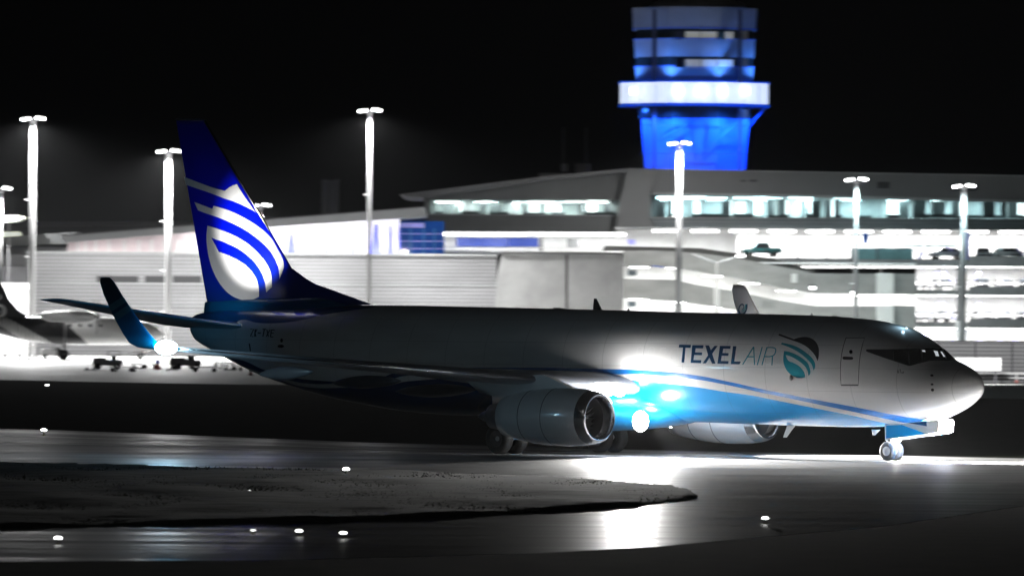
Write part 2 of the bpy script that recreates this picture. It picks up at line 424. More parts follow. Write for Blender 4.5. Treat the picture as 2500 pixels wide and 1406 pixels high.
def winglet_mat():
    m = mat('winglet_paint', (0.0,.12,.24), .3, coat=.5); t = m.node_tree; b = t.nodes['Principled BSDF']
    tc = t.nodes.new('ShaderNodeTexCoord'); sp = t.nodes.new('ShaderNodeSeparateXYZ'); t.links.new(tc.outputs['Object'], sp.inputs[0])
    ad = t.nodes.new('ShaderNodeMath'); ad.operation = 'MULTIPLY_ADD'; ad.inputs[1].default_value = .45; ad.inputs[2].default_value = -4.85
    t.links.new(sp.outputs[0], ad.inputs[0])
    s2 = t.nodes.new('ShaderNodeMath'); s2.operation = 'ADD'; t.links.new(ad.outputs[0], s2.inputs[0]); t.links.new(sp.outputs[2], s2.inputs[1])
    cr = t.nodes.new('ShaderNodeValToRGB'); mr = t.nodes.new('ShaderNodeMapRange'); mr.inputs[1].default_value = 3.0; mr.inputs[2].default_value = 7.0
    t.links.new(s2.outputs[0], mr.inputs[0]); t.links.new(mr.outputs[0], cr.inputs[0]); cr.color_ramp.interpolation = 'CONSTANT'
    e = cr.color_ramp.elements; e[0].position = 0; e[0].color = (0,.2,.42,1); e[1].position = .50; e[1].color = (.12,.38,.5,1)
    for p, c in ((.565,(0,.13,.25,1)),(.60,(.12,.38,.5,1)),(.665,(0,.11,.23,1))):
        k = e.new(p); k.color = c
    t.links.new(cr.outputs[0], b.inputs['Base Color']); return m
wlm = winglet_mat()
for sg in (1, -1):
    wg = PB().loft([section(x,y,z,c,th,.09,sg) for x,y,z,c,th in WS]).build('wing', wingm, plane)
    wl = PB().loft([section(x,y,z,c,th,ph,sg) for x,y,z,c,th,ph in WL]).build('winglet', wlm if sg > 0 else mat('far_winglet_paint', (.62,.62,.66), .3, coat=.5, noise=.06, nscale=1), wg)
    if sg < 0:
        le = PB(); le.loft([[Vector((x+a_, sg*y+s_*(th*c*.2+.01), z)) for a_, s_ in ((-.03,0),(.10*c+.03,1),(.10*c+.03,-1))] for x,y,z,c,th,ph in WL[3:]], smooth=False); le.build('leading_edge', decal_black, wl)
        def spiral(cx, cz, s_, turns, w0, ph, name, m_):
            mb = PB(); n = 40; L = []; R2 = []
            for i in range(n+1):
                q = i/n; a = ph+q*turns*2*math.pi; rr = s_*(1-q*.86); w_ = s_*w0*(1-q*.7)
                for li, r_ in ((L, rr+w_/2), (R2, rr-w_/2)):
                    zz = cz+r_*math.cos(a)*1.25; li.append((cx-r_*math.sin(a), -17.66-(zz-4.34)*.2+.09, zz))
            mb.add(L+R2, [(i,i+1,n+2+i,n+1+i) for i in range(n)]); mb.build(name, m_, wl, recalc=False)
        spiral(25.22, 5.42, .27, 1.5, .3, 0, 'spiral_emblem', decal_navy); spiral(25.28, 5.36, .44, .42, .22, -.2, 'spiral_emblem', decal_teal)
    for y, x0, L in ((4.9,19.3,4.0),(8.4,19.9,3.4),(11.9,21.0,2.7)):
        z = 2.42+(y-4.9)*.092; R = []
        for i in range(15):
            q = i/14; s = max(math.sin(math.pi*min(q*1.0,1))**.7, .03) if i not in (0,14) else .03
            R.append([Vector((x0+L*q, sg*y+.17*s*math.cos(a), z-.05-.12*q+.24*s*math.sin(a))) for a in [2*math.pi*k/16 for k in range(16)]])
        PB().loft(R).build('flap_fairing', mat('fairing_grey_paint', (.2,.21,.24), .4, coat=.2, noise=.1, nscale=2), wg)
    # slat line
    PB().tube((17.25,sg*6.0,2.87),(22.83,sg*16.85,3.81),.03).build('leading_edge_strip', chrome, wg)
    # engine
    cy = 4.83; cz = 1.41; X0 = 13.5
    en = PB()
    en.lathe([(.42,1.0),(.8,1.05),(1.6,1.075),(2.4,1.05),(3.2,.97),(3.9,.86),(4.35,.76),(4.33,.72),(3.6,.78)], 'x', (X0,sg*cy,cz), 48, zs=.96)
    eng = en.build('engine', gloss_white, plane, recalc=False)
    PB().lathe([(.42,1.0),(.2,.955),(.06,.9),(0,.84),(.04,.79),(.2,.76),(.5,.76)], 'x', (X0,sg*cy,cz), 48, zs=.96).build('intake_lip', chrome, eng, recalc=False)
    for a_, r_ in ((1.95,1.069),(3.1,.985)): PB().lathe([(a_-.012,r_-.01),(a_-.012,r_+.004),(a_+.012,r_+.004),(a_+.012,r_-.01)], 'x', (X0,sg*cy,cz), 48, zs=.96).build('cowl_seam', seam, eng, recalc=False)
    fn = PB(); fn.lathe([(.5,.76),(.95,.78),(1.12,.78),(1.13,.02)], 'x', (X0,sg*cy,cz), 40, 0, zs=.96)
    for k in range(24):
        a = 2*math.pi*k/24; c_, s_ = math.cos(a), math.sin(a); c2, s2 = math.cos(a+.2), math.sin(a+.2)
        fn.add([(X0+.95,sg*cy+.2*c_,cz+.2*s_),(X0+1.05,sg*cy+.2*c2,cz+.2*s2),(X0+1.08,sg*cy+.76*c2,cz+.74*s2),(X0+.9,sg*cy+.76*c_,cz+.74*s_)], [(0,1,2,3)], 1)
    fn.build('fan', [dark_in, titan], eng, recalc=False)
    PB().lathe([(.55,.015),(.65,.09),(.85,.19),(1.02,.24)], 'x', (X0,sg*cy,cz), 24).build('spinner', titan, eng)
    PB().lathe([(3.6,.62),(4.35,.58),(5.1,.44),(5.12,.38),(5.0,.28),(5.5,.18),(5.8,.04)], 'x', (X0,sg*cy,cz), 32).build('exhaust_nozzle', titan, eng)
    PB().prism([Vector((X0+.9,sg*cy-.13,2.35)),Vector((X0+2.6,sg*cy-.13,2.95)),Vector((X0+6.4,sg*cy-.13,2.75)),Vector((X0+5.6,sg*cy-.13,2.25)),Vector((X0+3.6,sg*cy-.13,1.95)),Vector((X0+1.4,sg*cy-.13,2.0))],(0,.26,0)).build('pylon', gloss_white, eng)
    # strake on nacelle
    PB().prism([Vector((X0+.9,sg*cy-.72,cz+.72)),Vector((X0+1.9,sg*cy-.72,cz+1.0)),Vector((X0+2.0,sg*cy-.72,cz+.66))],(0,.02,0)).build('nacelle_strake', gloss_white, eng)
    # stabilizer
    SS = [(34.1,.4,4.52,3.9,.09),(34.9,1.3,4.62,3.5,.09),(36.4,4.3,5.08,2.4,.085),(37.95,7.0,5.53,1.42,.08),(38.3,7.15,5.56,1.05,.05)]
    PB().loft([section(x,y,z,c,th,.12,sg) for x,y,z,c,th in SS]).build('tailplane', mat('tailplane_paint',(.1,.3,.42),.35,coat=.3,noise=.06,nscale=1), plane)
    # main gear
    mg = PB(); mg.tube((19.6,sg*2.86,.57),(19.55,sg*2.75,2.6),.12,.14); mg.tube((19.6,sg*2.3,.57),(19.6,sg*3.42,.57),.09)
    mg.tube((19.6,sg*2.86,1.0),(18.9,sg*2.2,2.3),.06); mg.tube((19.75,sg*2.86,.8),(19.95,sg*2.86,1.4),.04)
    g = mg.build('main_gear', grey_metal, plane)
    PB().prism([Vector((19.0,sg*3.0,1.15)),Vector((20.1,sg*3.0,1.15)),Vector((20.2,sg*3.0,2.2)),Vector((19.0,sg*3.0,2.3))],(0,sg*.04,0)).build('gear_door', gloss_white, g)
    for y in (2.43, 3.29):
        wh = PB(); wh.lathe([(-.2,.3),(-.21,.42),(-.17,.52),(-.09,.565),(.09,.565),(.17,.52),(.21,.42),(.2,.3)], 'y', (19.6,sg*y,.565), 36, 0)
        wh.lathe([(-.2,.3),(-.12,.26),(-.1,.02)], 'y', (19.6,sg*y,.565), 24, 1); wh.lathe([(.2,.3),(.12,.26),(.1,.02)], 'y', (19.6,sg*y,.565), 24, 1)
        wh.build('wheel', [black_rubber, dark_metal], g, recalc=False)
# vertical fin
def fin_rings(z0, z1, n, d0=0, d1=1):
    R = []
    for i in range(n+1):
        z = z0+(z1-z0)*i/n; le, te = fin_le(z), fin_te(z); ring = []
        qs = [d0+(d1-d0)*(1-math.cos(math.pi*k/18))/2 for k in range(19)]
        up = [(le+q*(te-le), fin_half(le+q*(te-le), z)) for q in qs]
        ring = [Vector((x, h, z)) for x, h in up]+[Vector((x, -h, z)) for x, h in up[::-1][1:-1]]
        R.append(ring)
    return R
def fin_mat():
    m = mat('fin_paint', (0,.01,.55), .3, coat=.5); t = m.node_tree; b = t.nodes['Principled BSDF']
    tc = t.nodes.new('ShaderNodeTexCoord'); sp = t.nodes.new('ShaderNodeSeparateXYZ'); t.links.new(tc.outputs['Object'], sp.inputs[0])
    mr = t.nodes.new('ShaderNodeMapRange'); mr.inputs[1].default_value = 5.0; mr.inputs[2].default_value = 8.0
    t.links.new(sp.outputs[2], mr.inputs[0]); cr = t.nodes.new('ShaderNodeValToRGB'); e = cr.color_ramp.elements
    e[0].color = (0,.045,.16,1); e[1].color = (0,.006,.72,1); e[1].position = .8  # teal foot to pure blue: tints of the lamps put into the paint
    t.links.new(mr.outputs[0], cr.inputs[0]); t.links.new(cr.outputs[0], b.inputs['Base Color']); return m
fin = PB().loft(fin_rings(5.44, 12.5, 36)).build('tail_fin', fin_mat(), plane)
PB().loft([[Vector((37.5,-.07,12.5)),Vector((39.05,-.05,12.54)),Vector((39.05,.05,12.54)),Vector((37.5,.07,12.5))],[Vector((37.75,-.02,12.56)),Vector((38.95,-.02,12.6)),Vector((38.95,.02,12.6)),Vector((37.75,.02,12.56))]]).build('fin_cap', navy, fin)
# dorsal fillet foot where the fin meets the body
R = []
for i in range(19):
    q = i/18; x = 29.2+8.2*q; top = prof(x)[0]; hw = .10+.42*math.sin(math.pi*min(q*1.1,1))**.8*(1 if q<1 else .1)
    R.append([Vector((x, hw*math.cos(a), top-.12+(.42*min(1,q*4)+.1)*max(0,math.sin(a))-.1*(math.sin(a)<0))) for a in [2*math.pi*k/20 for k in range(20)]])
PB().loft(R).build('fin_root_fillet', mat('fillet_paint',(0,.1,.28),.28,coat=.6,noise=.05,nscale=1), fin)
PB().tube((34.07,.0,8.22),(37.52,0,12.47),.045).build('leading_edge_strip', chrome, fin)
k = 2.7036; Z = lambda L: [(400+q[0]/k, 280+q[1]/k)+tuple(q[2:]) for q in L]
E1 = smooth_curve(Z([(137,412,1),(250,455),(340,487),(405,503,1),(440,477),(484,459,1),(536,543),(612,648,1),(560,617),(480,580),(400,553),(300,515),(220,488),(150,464,1)]), 4)
E2 = smooth_curve(Z([(203,577,1),(322,622,1),(330,602,1),(400,622),(470,650),(560,697),(640,750),(696,800),(742,858),(776,925),(793,975),(793,1010),(784,1040),(765,1085,1),(760,1020),(735,950),(700,895),(640,835),(560,775),(480,730),(400,695),(330,668),(280,652),(228,632,1)]), 4)
E3 = smooth_curve(Z([(290,733,1),(340,748),(400,770),(470,800),(560,855),(640,930),(690,1000),(712,1060),(716,1138,1),(678,1172,1),(670,1110),(650,1050),(610,985),(560,935),(500,890),(430,855),(360,828),(315,812,1),(365,905,1),(430,930),(500,965),(560,1010),(600,1060),(622,1110),(630,1160),(630,1202,1),(580,1222),(520,1222),(450,1195),(390,1140),(345,1070),(315,1000),(295,920),(285,840),(285,780)]), 4)
for E_ in (E1, E2, E3): decal('tail_emblem', [E_], hit_fin, decal_white, fin, off=.02, cell=3)
# fuselage markings
k2 = 6.579; Q = lambda L: [(1640+q[0]/k2, 800+q[1]/k2)+tuple(q[2:]) for q in L]
T_ = [[(120,272),(312,275),(303,322),(222,320),(200,558),(158,556),(182,318),(112,316)],
 [(330,280),(512,280),(505,330),(385,328),(375,395),(490,398),(485,440),(362,438),(350,518),(476,520),(470,568),(305,562)],
 [(540,282),(600,284),(630,360),(690,290),(740,290),(650,418),(704,576),(650,576),(606,482),(550,570),(498,570),(585,440)],
 [(775,290),(948,292),(942,338),(830,336),(815,405),(915,408),(910,450),(805,448),(790,532),(915,535),(908,580),(735,575)],
 [(985,295),(1040,296),(1005,540),(1112,542),(1090,586),(950,582)]]
for a in T_: decal('airline_letter', [Q(a)], hit_body, decal_navy, fus)
def stroke(pts, wd):
    """ribbon outline of a polyline"""
    L, Rr = [], []
    for i, p in enumerate(pts):
        a = pts[max(i-1,0)]; b = pts[min(i+1,len(pts)-1)]; dx, dy = b[0]-a[0], b[1]-a[1]; n = math.hypot(dx,dy) or 1
        L.append((p[0]-dy/n*wd/2, p[1]+dx/n*wd/2)); Rr.append((p[0]+dy/n*wd/2, p[1]-dx/n*wd/2))
    return [L + Rr[::-1]]
A_ = []
for pl_ in ([(1140,590),(1315,308)],[(1318,305),(1330,595)],[(1205,465),(1325,465)],[(1455,308),(1375,598)],[(1530,315),(1450,600)],
            smooth_curve([(1525,318),(1620,318),(1668,340),(1668,390),(1640,440),(1580,462),(1495,462)],4,False),[(1620,460),(1610,602)]):
    A_ += [Q(s) for s in stroke(pl_, 17)]
decal('airline_lettering', A_, hit_body, decal_teal, fus, off=.005)
D1 = smooth_curve(Q([(1725,98,1),(1965,185,1),(2040,160),(2150,148),(2250,175),(2320,235),(2360,320),(2365,400),(2360,470),(2342,535,1),(2300,440),(2200,330),(2080,255),(1900,190),(1716,122,1)]),4)
D2 = smooth_curve(Q([(1768,240,1),(1900,268),(2020,310),(2140,385),(2240,470),(2290,540),(2306,600),(2300,645),(2278,685,1),(2262,620),(2230,560),(2130,460),(2010,375),(1880,310),(1758,265,1)]),4)
D3 = smooth_curve(Q([(1805,372,1),(1900,390),(2000,430),(2100,490),(2180,560),(2215,640),(2228,700),(2220,745),(2195,768,1),(2185,700),(2150,630),(2080,560),(1990,500),(1900,455),(1832,436,1),(1850,490),(1885,535),(1960,565),(2040,610),(2100,670),(2135,730),(2145,790,1),(2090,805),(2010,800),(1940,765),(1880,720),(1830,650),(1800,570),(1793,480)]),4)
decal('airline_emblem', [D1], hit_body, decal_black, fus, off=.006)
for D_ in (D2, D3): decal('airline_emblem', [D_], hit_body, decal_teal, fus, off=.006)
k3 = 11.715; G = lambda L: [(560+q[0]/k3, 780+q[1]/k3) for q in L]
regs = []
for pl_, wd in (([(605,275),(700,275),(605,485),(690,485)],28),([(745,275),(728,488)],32),([(800,272),(738,385),(765,488)],26),([(815,388),(905,388)],30),([(955,278),(1050,282)],28),([(1005,282),(962,490)],32),([(1075,285),(1125,495)],28),([(1170,290),(1055,490)],28),([(1205,292),(1180,500)],32),([(1205,300),(1300,300)],26),([(1190,390),(1275,390)],24),([(1180,498),(1262,500)],26)):
    regs += [G(s) for s in stroke(pl_, wd)]
decal('registration', regs, hit_body, decal_black, fus, off=.010)
k4 = 7.03; N = lambda L: [(2080+q[0]/k4, 800+q[1]/k4)+tuple(q[2:]) for q in L]
for nm_ in [N(s) for pl_ in ([(778,720),(792,780)],[(792,780),(812,715)],[(835,712),(825,780)],[(850,782),(858,748),(872,782)],[(880,782),(885,750),(898,755)],[(898,778),(915,782),(915,750)]) for s in stroke(pl_, 9)]: decal('name_stroke', [nm_], hit_body, seam, fus)
mask = decal('cockpit_surround', [N([(245,378),(262,372),(700,372),(1100,362),(1500,352),(1590,370),(1650,430),(1700,500),(1728,562),(1600,568),(1330,570),(1250,590),(1150,615),(1000,655),(975,655),(850,615),(700,565),(450,480),(270,415),(245,400)])], hit_body, decal_black, fus, off=.012, mirror=True)
for P_ in ([(715,385),(962,380),(975,640),(850,600),(720,560)],[(985,380),(1180,372),(1200,585),(1000,638)],[(1215,374),(1470,366),(1545,400),(1610,550),(1330,556),(1228,580)],[(1560,385),(1592,395),(1690,530),(1700,555),(1630,550)]):
    pane = decal('cockpit_window', [N(P_)], hit_body, glass, fus, off=.020)
    pm = pane.copy(); COL.objects.link(pm); pm.parent = fus; pm.scale = (1,-1,1)
for a_ in ([(718,376),(722,562)],[(974,380),(990,645)],[(1190,374),(1216,584)],[(1550,372),(1632,552)]): decal('window_post', [N(q_) for q_ in stroke(a_, 9)], hit_body, seam, fus, off=.026)
glint = mat('cockpit_display_glow', (.5,.5,.5), .4, emit=(.8,.85,.9), es=.55)  # glowing decals stand for reflections in the cockpit glass
for a_ in ([(1400,402),(1470,412),(1498,498),(1440,495),(1425,450)],[(1518,418),(1546,420),(1605,510),(1570,505)],[(1200,395),(1250,392),(1270,425),(1215,420)]): decal('cockpit_display', [N(a_)], hit_body, glint, fus, off=.024)
# service door
k5 = 3.348
DL = [(555,318),(535,380),(520,450),(512,520),(510,600),(512,660),(515,702)]; DR = [(708,318),(688,380),(673,450),(664,520),(660,600),(658,660),(656,702)]
dp = lambda q: (1900+q[0]/k5, 730+q[1]/k5)
ring_ = [dp(q) for q in DL]+[dp(q) for q in DR[::-1]]; ring_.append(ring_[0])
door = decal('service_door', [[dp(q) for q in DL]+[dp(q) for q in DR[::-1]]], hit_body, gloss_white, fus, off=.006)
decal('door_seam', stroke(ring_, 1.5)+stroke([dp(DL[-1]), dp(DR[-1])], 3.4), hit_body, seam, fus, off=.012)
ell = lambda cx, cy, a, b, n=16: [(cx+a*math.cos(2*math.pi*i/n), cy+b*math.sin(2*math.pi*i/n)) for i in range(n)]
decal('door_handle', [[dp(q) for q in ((527,475),(540,470),(605,473),(616,480),(612,492),(600,496),(540,495),(528,489))]], hit_body, decal_black, fus, off=.016)
decal('door_window', [[dp(q) for q in ell(596,432,14,16)]], hit_body, glass, fus, off=.016)
for e_ in (ell(2275.5,916.5,4,2.6), ell(2276,938,3.6,2.4), ell(2277,951.5,4,3.6), ell(2021.5,907.5,2,1.6), ell(1349,887,2.4,1.8), ell(1404,889,2.2,1.8)): decal('static_port', [e_], hit_body, decal_black, fus, off=.010)
# rear access door outline, tail details
decal('rear_door_seam', stroke([(609,838),(612,857)], 3), hit_body, decal_black, fus, off=.012); decal('door_window', [ell(688,831,3.4,5)], hit_body, decal_black, fus, off=.012); decal('door_handle', [ell(686,845,8,4)], hit_body, decal_black, fus, off=.012)
for q_ in ((1320,828),(905,908)): decal('reflection_dot', [ell(q_[0],q_[1],1.5,1)], hit_body, chrome, fus, off=.01)  # chrome dots stand for small reflections on the skin
decal('air_outlet', stroke([(686,899),(713,901)], 4.5), hit_body, decal_black, fus, off=.012)
# blanked cabin windows
wp0 = hit_body(1562, 859); wp1 = hit_body(1933, 876)
for i in range(14):
    q = i/13; cx_ = wp0.x+(wp1.x-wp0.x)*q; cz_ = wp0.z+(wp1.z-wp0.z)*q; mb = PB(); pts = []
    for a in range(28):
        t_ = 2*math.pi*a/28; ex = math.copysign(abs(math.cos(t_))**.5, math.cos(t_)); ez = math.copysign(abs(math.sin(t_))**.5, math.sin(t_)); pts.append((ex, ez))
    rings = []
    for rw, rh, o_ in ((.125,.185,.001),(.13,.19,.004),(.15,.215,.004),(.155,.22,.001)):
        rings.append([Vector((cx_+e[0]*rw, body_half(cx_, cz_+e[1]*rh)+o_, cz_+e[1]*rh)) for e in pts])
    mb.loft(rings, 0, False, False).build('window_plug_frame', gloss_white, fus)
# antennas on the crown
def crown(px, py, Lr, hr, name='blade_antenna', back=.25):
    x = on_y(px, py, 0).x; z = prof(x)[0]-.03
    PB().loft([[Vector((x-Lr/2,-.03,z)),Vector((x+Lr/2,-.03,z)),Vector((x+Lr/2,.03,z)),Vector((x-Lr/2,.03,z))],[Vector((x+back,-.008,z+hr)),Vector((x+back+Lr*.3,-.008,z+hr)),Vector((x+back+Lr*.3,.008,z+hr)),Vector((x+back,.008,z+hr))]], smooth=False).build(name, decal_black, fus)
crown(1459,757,.42,.44,back=.05); crown(1535,760,.12,.1,back=0); crown(1982,776,.08,.1,back=0); crown(1375,754,.9,.07,'antenna_dome',.2); crown(2045,776,.5,.06,'antenna_dome',.1)
mb = PB(); mb.loft([[Vector((4.62-.1,0-.02,1.1-.0)),Vector((4.9,-.02,1.1)),Vector((4.9,.02,1.1)),Vector((4.52,.02,1.1))],[Vector((4.75,-.01,.9)),Vector((4.85,-.01,.9)),Vector((4.85,.01,.9)),Vector((4.75,.01,.9))]]).build('drain_mast', gloss_white, fus)
p = on_y(1930,1035,.1); PB().loft([[Vector((p.x-.2,p.y-.04,1.2)),Vector((p.x+.12,p.y-.04,1.2)),Vector((p.x+.12,p.y+.04,1.2)),Vector((p.x-.2,p.y+.04,1.2))],[Vector((p.x+.18,p.y-.02,.76)),Vector((p.x+.32,p.y-.02,.76)),Vector((p.x+.32,p.y+.02,.76)),Vector((p.x+.18,p.y+.02,.76))]],smooth=False).build('blade_antenna', gloss_white, fus)
p = hit_body(1933, 922); PB().sphere((p.x,p.y+.04,p.z),.085,12,0,(.7,1,1.2)).build('temperature_probe', grey_metal, fus)
for q in ((700,916-8),(1050-0,0)): pass
# nose gear
ng = PB(); ng.tube((4.0,0,.35),(3.92,0,1.5),.07,.09); ng.tube((4.0,-.27,.345),(4.0,.27,.345),.05); ng.tube((4.0,0,.95),(3.1,0,1.45),.04)
ng.tube((4.12,0,.5),(4.22,0,.75),.025); ng.tube((4.22,0,.75),(4.08,0,.95),.025)
ngo = ng.build('nose_gear', gloss_white, plane)
for y in (-.21,.21):
    wh = PB(); wh.lathe([(-.1,.17),(-.105,.25),(-.08,.32),(-.03,.345),(.03,.345),(.08,.32),(.105,.25),(.1,.17)], 'y', (4.0,y,.345), 32, 0)
    wh.lathe([(-.1,.17),(-.05,.15),(-.05,.02)], 'y', (4.0,y,.345), 20, 1); wh.lathe([(.1,.17),(.05,.15),(.05,.05),(.08,.02)], 'y', (4.0,y,.345), 20, 1)
    wh.build('wheel', [mat('tyre_grey',(.12,.12,.12),.7,noise=.2,nscale=5), gloss_white], ngo, recalc=False)
dm = mat('gear_door_blue', (0,.3,.72), .3, coat=.4, noise=.05, nscale=1)
for sg in (1,-1):
    y = sg*.42; d0 = [(3.98,1.32),(1.62,1.5),(1.55,1.42),(1.58,1.08),(1.7,1.02),(3.95,.74)]
    d = PB().prism([Vector((a,y,b)) for a,b in d0],(0,sg*.03,0)).build('nose_gear_door', gloss_white, plane)
    yy = y+sg*.036
    PB().prism([Vector((3.9,yy,1.26)),Vector((3.2,yy,1.29)),Vector((2.15,yy,1.0)),Vector((3.9,yy,.80))],(0,sg*.004,0)).build('door_panel_blue', dm, d)
    PB().prism([Vector((2.9,yy,1.36)),Vector((2.1,yy,1.42)),Vector((2.08,yy,1.26))],(0,sg*.004,0)).build('door_panel_navy', decal_navy, d)
# lamps of the aircraft
def lens(name, c, r, col, es, parent=None, sc=(1,1,1)):
    return PB().sphere(c, r, 16, 0, sc).build(name, mat(name+'_glow', col, .3, emit=col, es=es), parent or plane)
WHT = (1,.98,.95); STB = (.55,.85,1)
def PL(name, kind, loc, power, col=(1,1,1), aim=None, **kw):
    loc = OFF @ Vector(loc); aim = OFF @ Vector(aim) if aim is not None else None
    return light(name, kind, loc, power, col, plane, aim=aim, **kw)
for dx in (0,.27,.54): lens('landing_light', (14.62+dx,2.42+dx*1.1,2.40+dx*.08), .3, WHT, 60, sc=(.7,1,.8))
for dx in (0,.27): lens('landing_light', (14.62+dx,-2.42-dx*1.1,2.40), .2, WHT, 60, sc=(.7,1,.8))
PB().tube((13.95,2.1,1.3),(13.95,2.1,1.6),.05).build('lamp_arm', grey_metal, plane)
lens('retractable_landing_light', (13.8,2.2,1.28), .38, WHT, 60, sc=(.6,1,1))
lens('retractable_landing_light', (15.8,-1.95,1.12), .13, WHT, 20, sc=(.6,1,1))
lens('taxi_light', (3.72,.05,.82), .17, WHT, 60)
lens('wingtip_strobe_light', (23.2,17.3,3.86), .32, STB, 60, sc=(1.5,1,.8))
lens('tail_position_light', (38.08,0,4.6), .05, WHT, 5)
lens('crown_beacon_light', on_y(2212,806,0)+Vector((0,0,.0)), .09, STB, 15, fus)  # glowing ball for a bright spot on the crown, source unknown
# beams: wing-root landing and runway turnoff lamps, retractable lamps, nose taxi lamp
PL('landing_beam', 'SPOT', (13.9,3.0,2.3), 14000, WHT, (6,9,0), size=.12, cone=95, blend=.6)
PL('turnoff_beam', 'SPOT', (13.3,3.0,2.2), 26000, WHT, (3,9,0), size=.12, cone=74, blend=.5)
PL('root_glow', 'POINT', (13.6,3.0,2.35), 190, WHT, size=.15)
PL('retractable_beam', 'SPOT', (13.3,2.35,1.2), 60000, WHT, (-3,9,-.6), size=.12, cone=50, blend=.8)
PL('landing_beam', 'SPOT', (13.9,-2.9,2.3), 60000, WHT, (2,-6,0), size=.12, cone=100, blend=.8)
PL('taxi_beam', 'SPOT', (3.3,.3,1.0), 170000, WHT, (-3,2.6,-.5), size=.08, cone=140, blend=.7)
PL('strobe_glow', 'POINT', (23.3,-16.9,4.3), 120, WHT, size=.1)  # added lamp without a lens, brightens the far winglet
PL('strobe_glow', 'POINT', (22.9,17.7,3.95), 110, (.12,.55,1), size=.12)
PL('strobe_beam', 'SPOT', (23.6,17.2,4.1), 1100, (.12,.55,1), (38.6,4.5,5.0), size=.12, cone=44, blend=.9)
PL('logo_beam', 'SPOT', (34.2,4.9,5.6), 5200, WHT, (34.7,0,8.0), size=.06, cone=46, blend=.9)
PL('logo_beam', 'SPOT', (35.6,3.6,5.4), 160, WHT, (35.8,0,7.0), size=.06, cone=90, blend=.9)
PL('beacon_glow', 'POINT', on_y(2212,800,.1)+Vector((0,.1,.2)), 6, (.5,.8,1), size=.05)  # added glow around the bright spot on the crown
# ================================================================== GROUND
def sheet(name, poly, z, m, kind='structure', far=None, **kw):
    mb = MB(); mb.add([(*ground_at(px,py)[:2], z) for px,py in poly], [list(range(len(poly)))])
    return mb.build(name, m, recalc=False, kind=kind, **kw)
grass_m = mat('grass_ground', (.009,.0105,.007), .95, noise=.5, nscale=.8, bump=.6, spec=.012)
asph = mat('wet_asphalt', (.10,.10,.102), .42, noise=.5, nscale=.5, bump=.12, spec=.38, stretch=(.1,1.3,1), rvar=.13)
apron_m = mat('apron_concrete', (.6,.6,.59), .55, noise=.12, nscale=.15, rvar=.08)
mb = MB(); mb.add([(-1500,-60,-.004),(1500,-60,-.004),(1500,3000,-.004),(-1500,3000,-.004)], [(0,1,2,3)]); mb.build('ground', grass_m, recalc=False, kind='structure')
F_ = [(-900,1024),(144,1050),(900,1080),(1600,1098),(2500,1118),(3400,1138)]
N_ = [(3400,1170),(2900,1196),(2500,1234),(2150,1285),(1600,1333),(1300,1350),(700,1366),(0,1370),(-900,1372)]
sheet('taxiway', F_+N_, 0, asph)
# concrete edge strip along the far shoulder and along the island
conc = mat('pale_concrete', (.34,.34,.33), .38, noise=.2, nscale=.5, stretch=(.1,1,1), rvar=.08)
def strip(name, top, wd, z, m):
    L = [(p[0], p[1]-wd[0] if isinstance(wd,tuple) else p[1]) for p in top]
    return sheet(name, top+[(p[0],p[1]+wd) for p in top[::-1]], z, m)
strip('shoulder_strip', [(-900,1027),(144,1054),(900,1084),(1600,1100),(2500,1120),(3400,1139)], 5, .004, conc)
strip('edge_marking', [(-900,1040),(144,1066),(900,1095),(1600,1107),(2500,1126),(3400,1144)], 1.2, .004, mat('taxi_line_paint', (.6,.6,.58), .5, noise=.25, nscale=2))
strip('centre_line', [(-900,1056),(144,1082),(900,1104),(1600,1113),(2500,1132),(3400,1150)], 1.0, .005, MATS['taxi_line_paint'])
IT = [(-900,1122),(0,1134),(300,1140),(900,1152),(1300,1167),(1500,1177),(1600,1185),(1665,1194),(1703,1209)]
IB = [(1690,1218),(1640,1225),(1500,1238),(1300,1250),(1100,1261),(700,1275),(0,1289),(-900,1302)]
strip('island_edge_strip', [(-900,1115),(0,1127),(300,1133),(600,1138),(900,1143)], 9, .004, conc)
pts = [ground_at(*p) for p in smooth_curve(IT+IB, 3)]
b = bmesh.new(); f = b.faces.new([b.verts.new((p.x,p.y,0)) for p in pts])
bmesh.ops.triangulate(b, faces=b.faces[:])
x0 = min(p.x for p in pts); x1 = max(p.x for p in pts); y0 = min(p.y for p in pts); y1 = max(p.y for p in pts)
k = max(x0,-26)
while k < x1: bmesh.ops.bisect_plane(b, geom=b.verts[:]+b.edges[:]+b.faces[:], plane_co=(k,0,0), plane_no=(1,0,0)); k += .35
k = y0
while k < y1: bmesh.ops.bisect_plane(b, geom=b.verts[:]+b.edges[:]+b.faces[:], plane_co=(0,k,0), plane_no=(0,1,0)); k += .8
bound = set(v for e in b.edges if e.is_boundary for v in e.verts)
from mathutils import noise as NZ
for v in b.verts:
    v.co.z = .006 if v in bound else .09+.08*(NZ.noise(Vector((v.co.x*.35,v.co.y*.12,0)))) + .02*NZ.noise(Vector((v.co.x*1.7,v.co.y*.8,4)))
me = bpy.data.meshes.new('grass_island'); b.to_mesh(me); b.free(); me.materials.append(mat('island_grass', (.11,.115,.10), .9, noise=.6, nscale=1.1, bump=.3, spec=.1, stretch=(.35,1,1)))
for p in me.polygons: p.use_smooth = True
isl = bpy.data.objects.new('grass_island', me); COL.objects.link(isl); tag(isl, kind='structure')
# apron
AP = [(-900,924),(0,927),(500,937),(900,941),(1250,950),(1900,966),(2500,973),(3400,980)]
sheet('apron', AP+[(3400,800),(-900,790)], 0, apron_m)
bpy.data.objects['apron'].data.clear_geometry()
ap = [ground_at(*p) for p in AP]
bpy.data.objects['apron'].data.from_pydata([(p.x,p.y,0) for p in ap]+[(460,1500,0),(-460,1500,0)], [], [list(range(len(ap)+2))])
